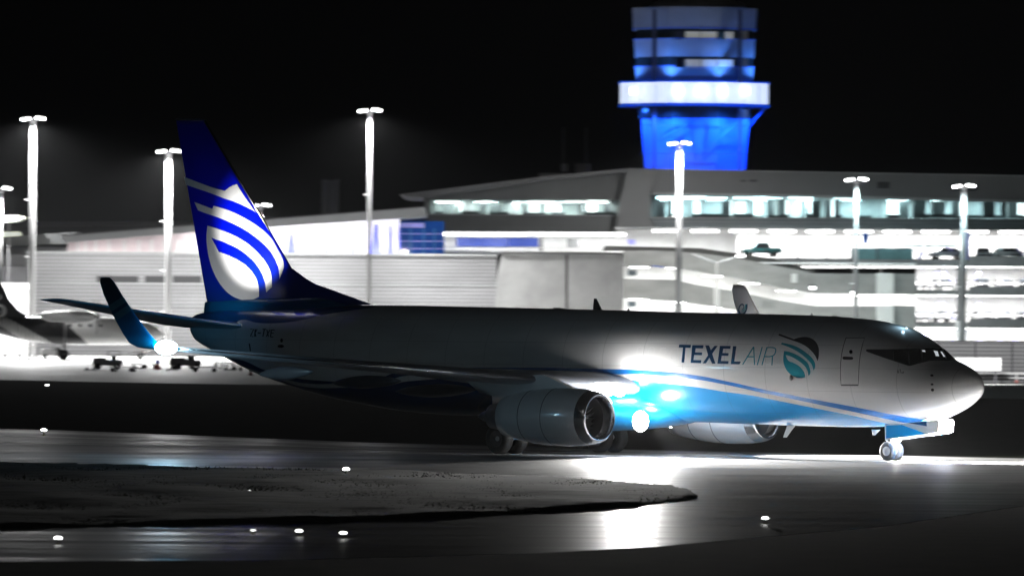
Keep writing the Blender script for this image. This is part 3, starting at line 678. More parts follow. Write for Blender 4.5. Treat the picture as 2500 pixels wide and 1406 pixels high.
# blades on the island and along the near verge
mb = MB(); nb = 0
def inside(x, y, P):
    c = False; n = len(P)
    for i in range(n):
        a, bb = P[i], P[(i+1)%n]
        if (a.y > y) != (bb.y > y) and x < (bb.x-a.x)*(y-a.y)/(bb.y-a.y)+a.x: c = not c
    return c
while nb < 9000:
    x = random.uniform(-21, x1); y = random.uniform(y0, y1)
    if not inside(x, y, pts): continue
    if NZ.noise(Vector((x*.5,y*.2,7))) < random.uniform(-.5,.4): continue
    h = random.uniform(.015,.045); a = random.uniform(0,3.14); dx, dy = math.cos(a)*.03, math.sin(a)*.03; lx = random.uniform(-.08,.08)
    zb = .08
    mb.add([(x-dx,y-dy,zb-.05),(x+dx,y+dy,zb-.05),(x+lx,y+lx*.5,zb+h)], [(0,1,2)]); nb += 1
mb.build('grass_tufts', mat('grass_blade', (.11,.12,.09), .8, noise=.4, nscale=2), recalc=False, kind='stuff', label='short tufts of grass on the pointed island')
# taxiway edge lights
lampg = mat('edge_lamp_glow', (1,1,.98), .3, emit=(1,1,.98), es=12)
def edge_light(px, py, s, lab, dim=1):
    s *= .55
    p = ground_at(px, py); 
    for _ in range(4):
        q = ground_at(px, py, .28*s); p = q
    r = empty('taxiway_edge_light', (p.x,p.y,0), label=lab, cat='ground light', group='edge lights along the taxiways')
    mb = MB(); mb.tube((0,0,0),(0,0,.03),.1*s,.09*s); mb.tube((0,0,.03),(0,0,.2*s),.025*s,.035*s); mb.build('stem', mat('edge_lamp_stem',(.3,.28,.1),.5,noise=.2,nscale=9), r)
    g = MB().sphere((0,0,.26*s), .085*s, 12, 0, (1.5,1.0,.75)).build('lens', lampg if dim==1 else mat('dim_edge_lamp_glow',(1,1,.98),.3,emit=(1,1,.98),es=3), r)
    MB().tube((0,0,.19*s),(0,0,.215*s),.1*s).build('collar', dark_metal, r)
    if s > 1: light('edge_lamp_light', 'POINT', (0,-.25,.3*s), 25*s, (1,1,.97), r, size=.05)
for a in ((115,939,1.25,'small white ground light at the far left by the lit apron edge',1),(107,1048,1.7,'brightest white ground light at far left beside its short reflection',1),
    (845,1143,1.6,'white ground light on the pale strip left of centre above the island',1),(142,1311,1.0,'white ground light at lower left on the near taxiway',1),
    (618,1293,.65,'faint small ground light leftmost of the row of three',0),(730,1294,.9,'white ground light in the middle of the row of three',1),(838,1299,.9,'white ground light rightmost of the row of three',1),
    (1868,1263,1.0,'white ground light on the dark verge below the cargo jet nose',1),(609,1197,.5,'tiny ground light on the grass island',0)): edge_light(*a)

# ================================================================== FLOODLIGHT MASTS
maskw = mat('painted_white', (.75,.75,.74), .5, noise=.08, nscale=1)
mastm = mat('mast_white', (.13,.13,.13), .5, noise=.08, nscale=1)
flood_g = mat('floodlight_glow', (1,1,1), .3, emit=(1,1,1), es=26)
def mast(px, ytop, ybase, wd, Y, lab, power=60000, heads=((-1,0),(1,0)), col=(1,1,1), pole=mastm, litw=1.0, ladder=False, tilt=0):
    t = at(px, ytop, Y); Ht = t.z
    r = empty('floodlight_mast', (t.x, t.y, 0), label=lab, cat='floodlight mast', group='floodlight masts round the apron')
    k = t.y/F
    MB().tube((0,0,0),(0,0,Ht),wd*k*.44,wd*k*.3,20).build('pole', pole, r)
    mb = MB(); mb.tube((-1.15,0,Ht-.05),(1.0,0,Ht+.05),.07); mb.box(-.5,.5,-.25,.25,Ht-.12,Ht+.0); mb.build('crossarm', grey_metal, r)
    MB().box(-.28,.28,-.32,.32,Ht-.5,Ht-.18,bev=.04).build('junction_box', grey_metal, r)
    for i, (sx, sy) in enumerate(heads):
        A = Matrix.Translation((sx*.8, -.25, Ht+.12+sx*.05)) @ Matrix.Rotation(sx*.15,4,'Y') @ Matrix.Rotation(math.radians(-20),4,'X')
        hd = MB().box(-.5,.5,-.3,.3,-.02,.16,bev=.05,M=A).build('lamp_head', grey_metal, r)
        MB().box(-.44,.44,-.26,.26,-.10,-.025,M=A).build('lens', flood_g, hd)
    for i, z in enumerate((Ht*.66, Ht*.42, Ht*.22)):
        MB().box(-wd*k*.62-.22,-wd*k*.3,-.1,.1,z,z+.12).build('mast_fitting', maskw, r)
    if power:
        light('flood_beam', 'SPOT', (0,-1.3,Ht-.35), power*2.2, col, r, size=.35, aim=(0,-9,0), cone=150, blend=.5)
        light('flood_beam', 'SPOT', (.3,1.4,Ht-.35), power*.5, col, r, size=.35, aim=(0,12,0), cone=140, blend=.5)
        light('pole_glow', 'POINT', (.9,-2.0,Ht-2), power*.006, col, r, size=.3)
    return r
mast(81,292,0,21,352,'tall floodlight mast with two glowing heads, leftmost tall one by the shed',60000)
mast(412,371,0,21,356,'floodlight mast just left of the jet tail fin',60000)
mast(903,272,0,14,372,'slim tall floodlight mast right of the jet tail fin',30000)
mast(1659,352,0,20,398,'floodlight mast standing in front of the blue control tower',40000)
mast(2091,440,0,15,400,'floodlight mast before the upper window band, with one cool bright head',9000, col=(.7,.95,1))
mast(2353,456,0,20,396,'thick floodlight mast at the right in front of the car park',5000, col=(.7,.95,1))
mast(2,462,0,12,430,'short floodlight mast cut off by the left picture edge',20000)
mast(636,503,0,10,470,'small distant floodlight mast peeking out behind the jet fin',12000)

# ================================================================== BUILDINGS
E = 0.0
def wbox(mb, a, b_, y0, y1, Y, dep, mi=0, bev=0):
    """box whose front face, Y metres off, spans photo columns a..b_ and rows y0..y1"""
    xm = (a+b_)/2; ym = y0 if y1 is None else (y0+y1)/2
    X0 = at(a, ym, Y).x; X1 = at(b_, ym, Y).x; z1 = at(xm, y0, Y).z; z0 = at(xm, y1, Y).z if y1 is not None else 0
    mb.box(X0, X1, YY(Y), YY(Y)+dep, z0, z1, mi, bev); return mb
def wpoly(mb, pts, Y, dep, mi=0):
    mb.prism([at(px,py,Y) for px,py in pts], (0,dep,0), mi); return mb
def thing(name, lab, cat, px, Y, group=None): 
    p = at(px, 700, Y); return empty(name, (p.x, p.y, 0), label=lab, cat=cat, group=group)
def rel(mb, r):
    L = r.location; mb.v = [(v[0]-L.x, v[1]-L.y, v[2]-L.z) for v in mb.v]; return mb
def part(name, r, m, *boxes, poly=None, bev=0, mb=None, **kw):
    """boxes: (x0,x1,y0,y1,Y,depth)"""
    mb = mb or MB()
    for bx in boxes: wbox(mb, *bx, bev=bev)
    for pl_ in (poly or []): wpoly(mb, *pl_)
    rr = r
    while rr.parent: rr = rr.parent
    return rel(mb, rr).build(name, m, r, **kw)
#  Y: 703-F*math.tan(0.0052969)*-1*0 + 0   # unused
shed_m = ribbed('shed_cladding', (.27,.27,.275), .42, .5, .05, .62)
clad2 = ribbed('fence_cladding', (.42,.42,.43), .30, .6, .03, .5)
conc_w = mat('precast_concrete', (.36,.36,.355), .7, noise=.22, nscale=.35, bump=.15)
conc_d = mat('dark_fascia', (.13,.13,.13), .6, noise=.15, nscale=.3)
conc_g = mat('grey_cladding', (.15,.155,.155), .55, noise=.12, nscale=.2)
roof_d = mat('roof_sheet', (.16,.16,.165), .5, noise=.15, nscale=.2)
trim = mat('pale_trim', (.36,.37,.37), .5, noise=.08, nscale=.6)
lit = mat('strip_light_glow', (1,1,1), .4, emit=(1,1,.99), es=9)
litw = mat('lit_wall_white', (.8,.8,.79), .6, noise=.1, nscale=.8)
lit_room = mat('lit_room_window', (1,1,1), .4, emit=(.93,1,.97), es=1.6)
lit_cool = mat('cool_lamp_glow', (.7,.95,1), .4, emit=(.72,.96,1), es=8)
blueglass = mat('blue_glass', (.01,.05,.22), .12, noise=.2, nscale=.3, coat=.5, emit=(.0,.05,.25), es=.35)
lilac = mat('lilac_paint', (.36,.36,.85), .5, noise=.1, nscale=1)
wglass = mat('window_glass', (.72,.84,.86), .08, noise=.05, nscale=1)
wglass.node_tree.nodes['Principled BSDF'].inputs['Transmission Weight'].default_value = .96
wglass.node_tree.nodes['Principled BSDF'].inputs['IOR'].default_value = 1.02
room_m = mat('office_wall', (.5,.54,.53), .7, noise=.2, nscale=.7)
room_d = mat('office_furniture', (.07,.08,.08), .6, noise=.3, nscale=2)

# --- long shed with ribbed cladding
sh = thing('shed', 'long grey shed with horizontal ribbed cladding behind the jet tail', 'shed', 640, 384)
part('wall', sh, shed_m, (66,1212,620,None,384,18))
part('parapet_flashing', sh, trim, (64,1214,617,622,383.7,.5),(66,1212,748,750,383.9,.1))
part('high_window', sh, [dark_in], (236,338,674,690,383.95,.2)); part('high_window', sh, [dark_in], (354,402,674,690,383.95,.2)); part('high_window', sh, dark_in, (422,492,674,690,383.95,.2))
part('cladding_joint', sh, trim, (95,1212,692,695,383.92,.1))
# --- precast block
pb = thing('concrete_building', 'pale precast concrete block between the ribbed shed and the car park ramps', 'building', 1370, 380)
part('wall_panel', pb, conc_w, poly=[([(1226,620),(1381,621),(1381,878),(1208,878),(1208,740),(1214,672)],379.7,14)])
part('wall_panel', pb, conc_w, (1387,1522,621,None,379.6,14))
part('panel_joint', pb, dark_in, (1380.5,1387.5,622,None,380.1,.4)); part('coping', pb, conc_d, (1222,1524,615,620,379.3,1.2))
# --- hall with the washed white wall
hl = thing('hall', 'low hall with a floodlit white wall and long rising roof edge', 'building', 620, 412)
part('roof_edge', hl, trim, poly=[([(150,576),(480,548),(1036,507),(1040,529),(480,566),(160,592)],410,22)])
part('roof_cap', hl, roof_d, poly=[([(148,574),(1036,504),(1036,507),(150,577)],409.8,22)])
wl1 = part('lit_wall', hl, mat('rose_wall', (.75,.66,.67), .6, noise=.15, nscale=.7), poly=[([(164,590),(480,564),(480,640),(164,640)],413,1)])
wl2 = part('lit_wall', hl, mat('washed_wall', (.72,.7,.8), .6, noise=.1, nscale=.5), poly=[([(480,562),(976,533),(976,640),(480,640)],413,1)])
for i, px in enumerate((186,205,230,262,300,335,366,398,430,462)):
    part('wall_pilaster', hl, maskw, (px,px+7,585,640,412.7,.3))
for i, (px, wb, yt) in enumerate(((500,14,566),(560,8,572),(612,10,568),(660,8,566),(711,24,572),(750,8,566),(797,9,562),(828,8,566),(862,10,556),(918,26,548),(953,14,552),(974,6,550))):
    part('wall_fin', hl, mat('violet_scallop_gap',(.03,.04,.5),.5,noise=.1,nscale=1), poly=[([(px-wb*.15,yt),(px+wb*.15,yt),(px+wb*.5,622),(px-wb*.5,622)],412.2,.25)])  # blue tapers stand for the unlit gaps between the washer scallops
for px in range(520,980,50):
    g_ = at(px, 612, 411); light('wall_washer', 'AREA', (g_.x-hl.location.x, -2.6, g_.z), 260, (1,1,1), hl, sx=2, sy=.3, aim=(g_.x-hl.location.x, 1.4, g_.z+1.5))
for px in (200,270,340,410,470):
    g_ = at(px, 625, 411); light('wall_washer', 'SPOT', (g_.x-hl.location.x, -.9, g_.z-1.0), 260, (1,.93,.94), hl, size=.2, aim=(g_.x-hl.location.x, 1, g_.z+1.6), cone=110, blend=.6)
gb = thing('glass_annex', 'blue glazed annex between the lit hall and the terminal', 'building', 1020, 416)
part('glazing', gb, blueglass, (976,1084,540,None,416,12))
part('transom', gb, lilac, (978,1036,544,556,415.8,.2)); 
for y in (570,588,606): part('transom', gb, lilac, (978,1084,y,y+2,415.7,.3))
for px in (1000,1032,1058): part('mullion', gb, mat('blue_mullion',(.02,.15,.4),.4,noise=.1,nscale=1), (px,px+4,558,618,415.6,.3))
# --- far left sheds
fs = thing('hangar', 'dim distant hangar roof at the left horizon', 'hangar', 250, 520)
part('roof', fs, mat('far_roof',(.05,.05,.055),.6,noise=.1,nscale=.1), poly=[([(-120,541),(470,541),(470,549),(-120,556)],520,30)])
part('wall', fs, dark_in, (-120,455,549,None,522,20)); part('lit_band', fs, mat('far_lamp_glow',(1,1,.8),.4,emit=(.9,.95,.8),es=.8), poly=[([(-60,568),(48,566),(55,580),(-60,584)],521,.5)])
ld = thing('annex_shed', 'low grey shed with a stepped dark roof at the left edge', 'shed', 60, 440)
part('wall', ld, conc_g, (-160,164,602,None,440,10)); part('roof', ld, conc_g, poly=[([(-160,590),(184,566),(190,575),(164,596),(-160,604)],438,12)])
part('lean_to', ld, mat('pale_shed_wall',(.35,.35,.36),.6,noise=.2,nscale=.3), (-160,66,650,None,434,6))
part('canopy_roof', ld, roof_d, poly=[([(-160,622),(64,622),(70,634),(64,648),(-160,650)],433,8)])
cp = thing('lit_canopy', 'small floodlit white canopy roof peeking in at the left edge above the hangar', 'canopy', 20, 430)
part('roof', cp, mat('canopy_fabric',(.7,.72,.62),.6,noise=.1,nscale=1,emit=(.8,.85,.7),es=.35), poly=[([(-60,532),(0,527),(40,526),(62,530),(36,541),(-60,545)],430,8)])  # fabric glows by itself, standing for floodlight falling on it
part('post', cp, grey_metal, (-30,-27,543,None,431,.2)); part('post', cp, grey_metal, (20,23,541,None,431,.2))
ls = thing('lit_wall_cabin', 'brightly lit white cabin low at the left edge behind the turboprop tail', 'cabin', 30, 372)
part('cabin_body', ls, litw, (-120,66,706,None,372,5)); part('roof', ls, maskw, (-124,70,690,706,371.8,5.4,), bev=.02)
light('cabin_lamp','POINT',(-.5,-2,6.2),900,(1,1,1),ls,size=.2)
ch = thing('chimney_stack', 'dim grey boiler stack standing behind the hall roof', 'chimney', 806, 520)
part('stack', ch, mat('stack_metal',(.035,.035,.037),.5,noise=.2,nscale=.5), (786,800,438,None,520,1.2),(803,812,441,None,519.7,1.2),(814,827,438,None,520,1.2)); part('stack_band', ch, dark_metal, (785,828,441,444,519.4,2.2))
for px, y0, dx in ((1376,312,8),(1432,312,9)):
    r = thing('antenna_mast', 'faint %s lattice antenna mast on the terminal roof' % ('left' if px < 1400 else 'right'), 'antenna mast', px, 500, 'antenna masts on the terminal roof')
    mb = MB(); p0 = at(px, y0, 500); 
    for sx in (-.09,.09): mb.box(p0.x+sx-.04,p0.x+sx+.04,p0.y,p0.y+.06,0,p0.z)
    z = 12
    while z < p0.z-.5: mb.box(p0.x-.09,p0.x+.09,p0.y,p0.y+.05,z,z+.05); z += .6
    rel(mb, r).build('lattice', mat('mast_dim',(.02,.02,.02),.6,noise=.1,nscale=1), r); part('roof_box', r, conc_d, (px-6,px+dx,400,418,500,1))

# --- terminal
tm = thing('terminal_building', 'terminal with a sloping grey roof wedge, dark fascia and lit window bands', 'terminal', 1500, 430)
part('roof', tm, roof_d, poly=[([(975,474),(1320,432),(1532,411),(1532,420),(1320,441),(1042,481),(992,479)],427,40)])
part('roof_plant', tm, conc_d, (1316,1420,423,436,436,8),(1405,1429,400,432,445,3))
part('upper_wall', tm, conc_g, poly=[([(1038,482),(1320,442),(1522,421),(1514,488),(1040,488)],430,.6)])
part('lower_wall', tm, conc_g, (1038,1504,526,566,430,.6))
part('end_wall', tm, conc_g, (1036,1048,486,528,430.0,13))
part('window_sill', tm, trim, (1046,1506,524,526.5,429.8,.3)); part('eaves_trim', tm, trim, poly=[([(1040,480),(1320,440),(1524,419),(1524,421),(1320,443),(1042,483)],429.7,.3)])
part('corner_slab', tm, mat('corner_cladding',(.19,.19,.19),.55,noise=.08,nscale=.2), poly=[([(1531,412),(1606,414),(1588,470),(1586,532),(1600,560),(1503,560),(1512,500)],426.5,3)])
part('core_wall', tm, conc_g, (1488,1612,416,562,433,1))
part('fascia', tm, mat('fascia_cladding',(.165,.165,.168),.5,noise=.1,nscale=.15), poly=[([(1604,414),(2560,431),(2560,490),(1900,474),(1590,470)],427.5,2.5)])
part('fascia_trim', tm, trim, poly=[([(1592,470),(1900,474),(2560,490),(2560,497),(1900,480),(1592,476)],427.3,.4)])
part('fascia_trim', tm, trim, poly=[([(1531,411),(2560,429.5),(2560,431),(1531,413)],427.2,.4)])
part('fascia_vent', tm, dark_in, (1808,1822,440,444,427.4,.2)); part('fascia_vent', tm, dark_in, (1830,1848,439,444,427.4,.2)); part('fascia_vent', tm, dark_in, (2142,2172,444,460,427.4,.2)); part('fascia_vent', tm, dark_in, (2330,2385,452,466,427.4,.2))
part('spandrel', tm, mat('spandrel_cladding',(.22,.25,.26),.5,noise=.12,nscale=.2), poly=[([(1590,532),(2560,536),(2560,558),(1604,556)],428,2)])
part('spandrel_rail', tm, trim, poly=[([(1588,530),(2560,534),(2560,536.5),(1588,532.5)],427.6,.4)]); part('spandrel_rail', tm, trim, poly=[([(1590,540),(2560,545),(2560,546.5),(1590,541.5)],427.7,.3)])
part('soffit', tm, trim, (1500,2560,557,560,424,14),(1044,1504,565,567,424,10))
# upper storey rooms: floor, ceiling, back wall, fittings, glass
def rooms(x0, x1, ya, yb, Y, seed, lamp_m):
    rnd = random.Random(seed)
    part('room_back_wall', tm, room_m, (x0,x1,ya-3,yb+3,Y+5,.3)); part('room_ceiling', tm, room_m, (x0,x1,ya-4,ya-1,Y+.3,5)); part('room_floor', tm, room_d, (x0,x1,yb+1,yb+4,Y+.3,5))
    x = x0+14; n = 0
    while x < x1-12:
        wd = rnd.uniform(14,60); t_ = rnd.random()
        if t_ < .55: part('ceiling_lamp', tm, lamp_m, (x,min(x+wd,x1),ya+rnd.uniform(1,5),ya+rnd.uniform(6,9),Y+rnd.uniform(1,4),.25))
        if t_ > .35: part('partition', tm, rnd.choice([room_m, room_d, litw, conc_g]), (x,min(x+wd*.55,x1),ya+rnd.uniform(3,16),yb,Y+rnd.uniform(2,4.4),.15))
        if rnd.random() < .55: part('desk', tm, room_d, (x,min(x+wd*.8,x1),yb-rnd.uniform(5,10),yb,Y+rnd.uniform(1,2.5),.7))
        if rnd.random() < .5: part('lit_screen', tm, lit_room, (x+3,min(x+3+rnd.uniform(12,30),x1),ya+rnd.uniform(8,14),yb-rnd.uniform(3,9),Y+4.6,.1))
        x += wd*.8; n += 1
    x = x0; 
    while x < x1: part('window_mullion', tm, dark_metal, (x,x+1.6,ya,yb,Y+.1,.15)); x += 62
    part('window_glass', tm, wglass, (x0,x1,ya,yb,Y+.2,.03))
rooms(1048,1510,488,525,430.2,3,mat('warm_room_lamp',(1,1,1),.4,emit=(.97,1,.95),es=4))
rooms(1590,2560,478,532,429,9,lit_cool)
for px in range(1100,1500,90):
    g_ = at(px,494,433); light('room_light','AREA',(g_.x-tm.location.x,3,g_.z),1300,(.95,1,.97),tm,sx=2.6,sy=1.5)
for px in range(1640,2540,110):
    g_ = at(px,490,432); light('room_light','AREA',(g_.x-tm.location.x,2.6,g_.z),520,(.72,.95,1),tm,sx=2.6,sy=1.5)
# strip lights under the terminal and the lit level below it
for a,b_ in ((1046,1280),(1286,1526)): part('soffit_lamp', tm, lit, (a,b_,568,576,425.5,.5))
part('level_wall', tm, litw, (1084,1815,554,620,432,1)); part('blue_shopfront', tm, mat('blue_panel',(.02,.05,.3),.4,noise=.2,nscale=.5,emit=(.02,.06,.35),es=.5), (1115,1240,581,602,431.6,.3),(1242,1314,581,602,431.7,.3)); part('blue_shopfront', tm, lilac, (1533,1550,585,597,431.6,.3))
part('rail', tm, maskw, (1082,1476,603,606,424.5,.2),(1082,1476,611,613,424.5,.2)); part('column', tm, conc_d, (1316,1325,574,620,426,1)); part('column', tm, conc_g, (1384,1413,583,606,429,1)); part('deck_slab', tm, trim, (1080,1476,614,619,424.6,8))
for i, px in enumerate(range(1625, 2560, 94)):
    part('soffit_lamp', tm, lit, (px-30,px+34,561+(px-1600)*.003,567+(px-1600)*.003,425,.6))
    g_ = at(px,572,424); light('deck_light','AREA',(g_.x-tm.location.x,-4,g_.z),520,(1,1,1),tm,sx=3,sy=1)
for px in (1120,1210,1340,1440,1520):
    g_ = at(px,574,426); light('deck_light','AREA',(g_.x-tm.location.x,-2,g_.z),500,(1,1,1),tm,sx=2,sy=1)
# --- ramps
rp = thing('car_ramp', 'curving pale concrete car ramps descending between the terminal and the car park', 'ramp', 1800, 414)
rc = mat('ramp_concrete', (.2,.2,.19), .75, noise=.3, nscale=.35, bump=.2, stretch=(.5,1,1.5))
part('ramp_deck', rp, mat('dark_ramp_edge',(.05,.05,.045),.7,noise=.2,nscale=.5), poly=[([(1478,600),(1608,603),(1712,606),(1880,630),(1995,662),(1935,666),(1800,631),(1712,618),(1600,612),(1470,612)],414,6)])
part('parapet', rp, rc, poly=[([(1522,612),(1600,611),(1712,618),(1800,630),(1900,650),(1990,667),(2140,668),(2140,718),(1990,716),(1900,701),(1800,680),(1700,662),(1600,648),(1522,650)],413,.5)])
part('parapet', rp, rc, poly=[([(1522,680),(1650,683),(1700,695),(1800,712),(1900,733),(1990,747),(2140,747),(2140,900),(1800,900),(1800,757),(1650,735),(1522,728)],413,.5)])
for bx in ((2140,2182,667,718,412.5,2),(2140,2182,746,None,412.5,2),(1932,1946,668,690,412.7,.3),(1744,1756,696,None,412.7,.3)): part('pier', rp, mat('pier_concrete',(.5,.5,.48),.7,noise=.15,nscale=.5), bx)
part('pier', rp, rc, (2182,2236,668,718,413,2),(2182,2236,746,None,413,2))
part('ramp_inner_wall', rp, litw, poly=[([(1522,646),(1700,658),(1990,712),(2236,716),(2236,750),(1990,750),(1700,700),(1522,684)],418,.5)])
part('ramp_inner_wall', rp, litw, (1522,1800,724,764,418,.5)); part('ramp_soffit', rp, litw, (1522,2236,640,644,413.6,4.2))
part('signboard', rp, mat('sign_dark',(.03,.05,.06),.4,noise=.2,nscale=3), (1533,1554,660,672,417.6,.2)); part('signboard', rp, mat('sign_dark',()), (1533,1554,736,748,417.6,.2))
for px, y in ((1560,654),(1650,656),(1740,676),(1830,694),(1920,712),(2010,724),(2100,724),(2190,724),(1560,732),(1650,740),(1740,752)):
    part('strip_lamp', rp, lit, (px-22,px+22,y-3,y,415,.3)); g_ = at(px,y+3,415); light('ramp_light','AREA',(g_.x-rp.location.x,1,g_.z),300,(1,1,.98),rp,sx=2,sy=1)
for px, y, s in ((1984,698,1),(2086,710,-1)):
    r = thing('wall_lamp', 'small %s wall lamp on the ramp parapet' % ('left' if px<2000 else 'right'), 'wall lamp', px, 411)
    mb = MB(); wbox(mb, px-10,px+8,y-3,y+1,411.6,1.2); rel(mb,r).build('hood', dark_metal, r); mb = MB(); wbox(mb, px-6,px+6,y+2,y+8,411.7,.5); rel(mb,r).build('lens', lit, r)
yl = thing('double_arm_lamp', 'V-shaped double-arm street lamp in front of the ramp parapet', 'street lamp', 1750, 408)
mb = MB(); c0 = at(1750,642,408); 
for e_ in ((1690,620),(1806,624)): mb.tube(c0, at(*e_,408), .10, .07)
rel(mb,yl).build('arm', trim, yl); mb = MB(); mb.tube((c0.x,c0.y,0), c0, .16,.13); rel(mb,yl).build('pole', rc, yl)
mb = MB(); wbox(mb,1798,1818,623,627,407.8,.5,bev=.04); rel(mb,yl).build('lamp_head', lit, yl)
# --- car park decks
ck = thing('car_park', 'open multi-storey car park with concrete decks and violet braces at the right', 'car park', 2380, 416)
cgr = mat('deck_concrete', (.18,.18,.18), .7, noise=.2, nscale=.5)
decks = ((634,647),(709,717),(787,797))
part('deck', ck, cgr, *[(1900 if a<640 else 2236,2620,a,b_,415+(0),26) for a,b_ in decks])
part('deck_ceiling', ck, litw, *[(1960 if a<640 else 2236,2620,b_+.5,b_+2,415.4,25) for a,b_ in decks])
part('parapet_wall', ck, cgr, *[(2366,2620,a-8+(14 if a>700 else 0)*0,b_+5,414.4,.3) for a,b_ in decks])
part('back_wall', ck, litw, (1800,2620,562,632,428,.5),(2236,2620,648,870,423,.5))
part('guard_rail', ck, dark_metal, *[(1810,2100,y,y+1.2,415.1,.1) for y in (599,605,614)], *[(2236,2620,y,y+1.4,414.2,.1) for y in (684,694,762,772)])
part('guard_rail', ck, mat('pale_teal_rail',(.35,.5,.5),.4,noise=.1,nscale=1), (2090,2340,597,602,414.6,.2),(2370,2620,598,601,414.6,.2))
part('balustrade_glass', ck, mat('teal_glass',(.1,.2,.21),.15,coat=.4,noise=.4,nscale=.5), (2078,2230,606,633,415,.1)); part('balustrade_post', ck, dark_metal, (2076,2082,604,636,414.8,.3),(2140,2143,604,634,414.8,.2),(1945,1951,604,634,414.9,.2),(2016,2022,604,634,414.9,.2),(1868,1871,600,628,414.9,.2))
for (xa,ya,xb,yb) in ((2272,600,2240,632),(2300,596,2325,612),(2245,596,2247,634),(2290,664,2250,690),(2300,664,2330,690),(2300,738,2330,780),(2296,738,2262,770),(2262,812,2238,836),(2312,812,2330,836),(2404,812,2384,845),(2430,812,2450,845),(2474,816,2480,840),(2392,664,2380,684),(2392,740,2380,758),(2480,600,2500,630)):
    a_ = Vector(at(xa,ya,418)); b2 = Vector(at(xb,yb,418)); mb = MB(); mb.tube(a_, b2, .13, n=8); rel(mb, ck).build('brace', lilac, ck)
part('column', ck, lilac, (2354,2368,566,640,417,.6)); part('column', ck, blueglass, (2106,2120,568,594,417,.8)); part('column', ck, cgr, (2336,2346,640,None,416,.8),(2150,2154,640,668,416,.6))
part('stair_core', ck, maskw, (2336,2356,786,None,413.5,1.2))
for (a,b_) in ((647,0),(717,0),(797,0)):
    for px in range(1950 if a < 650 else 2262, 2600, 62):
        part('strip_lamp', ck, lit, (px-30,px+30,a+4,a+6.5,419,.3)); g_ = at(px,a+9,417); light('deck_light','AREA',(g_.x-ck.location.x,2,g_.z),650,(1,1,1),ck,sx=1.6,sy=1)
# --- perimeter fence at the right
fc = thing('ribbed_fence', 'dark horizontally ribbed fence behind the jet nose at the right', 'fence', 2400, 330)
part('panel', fc, clad2, (2236,2720,835,None,330,.15)); part('cap_rail', fc, dark_metal, (2236,2720,832,835,329.9,.35))
for px in range(2290,2720,90): part('post', fc, dark_metal, (px,px+3,836,None,329.85,.1))
gr_ = thing('guard_barrier', 'low striped metal guard barrier at the foot of the ribbed fence', 'barrier', 2440, 326)
part('rail', gr_, maskw, (2240,2720,909,914,326,.1),(2240,2720,921,924,326,.1)); part('rail', gr_, dark_metal, (2240,2720,914.5,920.5,326.1,.1),(2240,2720,924.5,929,326.1,.1))
for px in range(2280,2720,55): part('post', gr_, dark_metal, (px,px+3,908,None,326.25,.1))
# --- control tower
TY = 977
tw = thing('control_tower', 'blue lit airport control tower with a glowing white ring gallery', 'control tower', 1691, TY)
def px_r(w_): return w_*TY/F
def oct_ring(hw, z, n=8, rot=math.pi/8, cx=0):
    R_ = hw/math.cos(math.pi/8)
    return [Vector((cx+R_*math.cos(rot+2*math.pi*i/n)*.995, R_*math.sin(rot+2*math.pi*i/n)*.9, z)) for i in range(n)]
zt = lambda y: at(1691,y,TY).z
tpaint = mat('tower_cladding', (.4,.46,.55), .5, noise=.1, nscale=.25)
tblue = mat('tower_blue_cladding', (.07,.22,.75), .5, noise=.12, nscale=.25)
tglass = mat('tower_glass', (.03,.045,.05), .1, coat=.3, noise=.5, nscale=.3)
def seg(name, y0, y1, w0, w1, m, cx=0):
    return MB().loft([oct_ring(px_r(w1), zt(y1), cx=px_r(cx)), oct_ring(px_r(w0), zt(y0), cx=px_r(cx))], smooth=False).build(name, m, tw)
MB().loft([oct_ring(px_r(86), 0, cx=px_r(3)), oct_ring(px_r(134), zt(262), cx=px_r(3))], smooth=False).build('shaft', tblue, tw)
seg('glass_storey', 262, 291, 136, 136, tglass)
seg('gallery_floor', 256, 263, 180, 176, tblue); seg('collar', 165, 204, 144, 142, tpaint); seg('glass_storey', 142, 166, 142, 142, tglass)
seg('mid_band', 99, 143, 147, 145, tpaint); seg('cab_glazing', 74, 100, 143, 143, tglass); seg('upper_band', 23, 76, 152, 149, tpaint)
seg('storey_edge', 98, 100, 149, 149, tblue); seg('storey_edge', 164, 167, 146, 146, tblue); seg('storey_edge', 72, 75, 150, 150, tblue)
R=[]
for i in range(9):
    q = i/8; R.append([Vector((px_r(8)+px_r(118)*math.cos(a)*math.sqrt(max(1-q*q,.002)), px_r(110)*math.sin(a)*math.sqrt(max(1-q*q,.002)), zt(22)+px_r(30)*q)) for a in [2*math.pi*k/32 for k in range(32)]])
MB().loft(R).build('roof_dome', mat('dome_metal',(.4,.4,.41),.4,metal=.1,noise=.2,nscale=.5), tw)
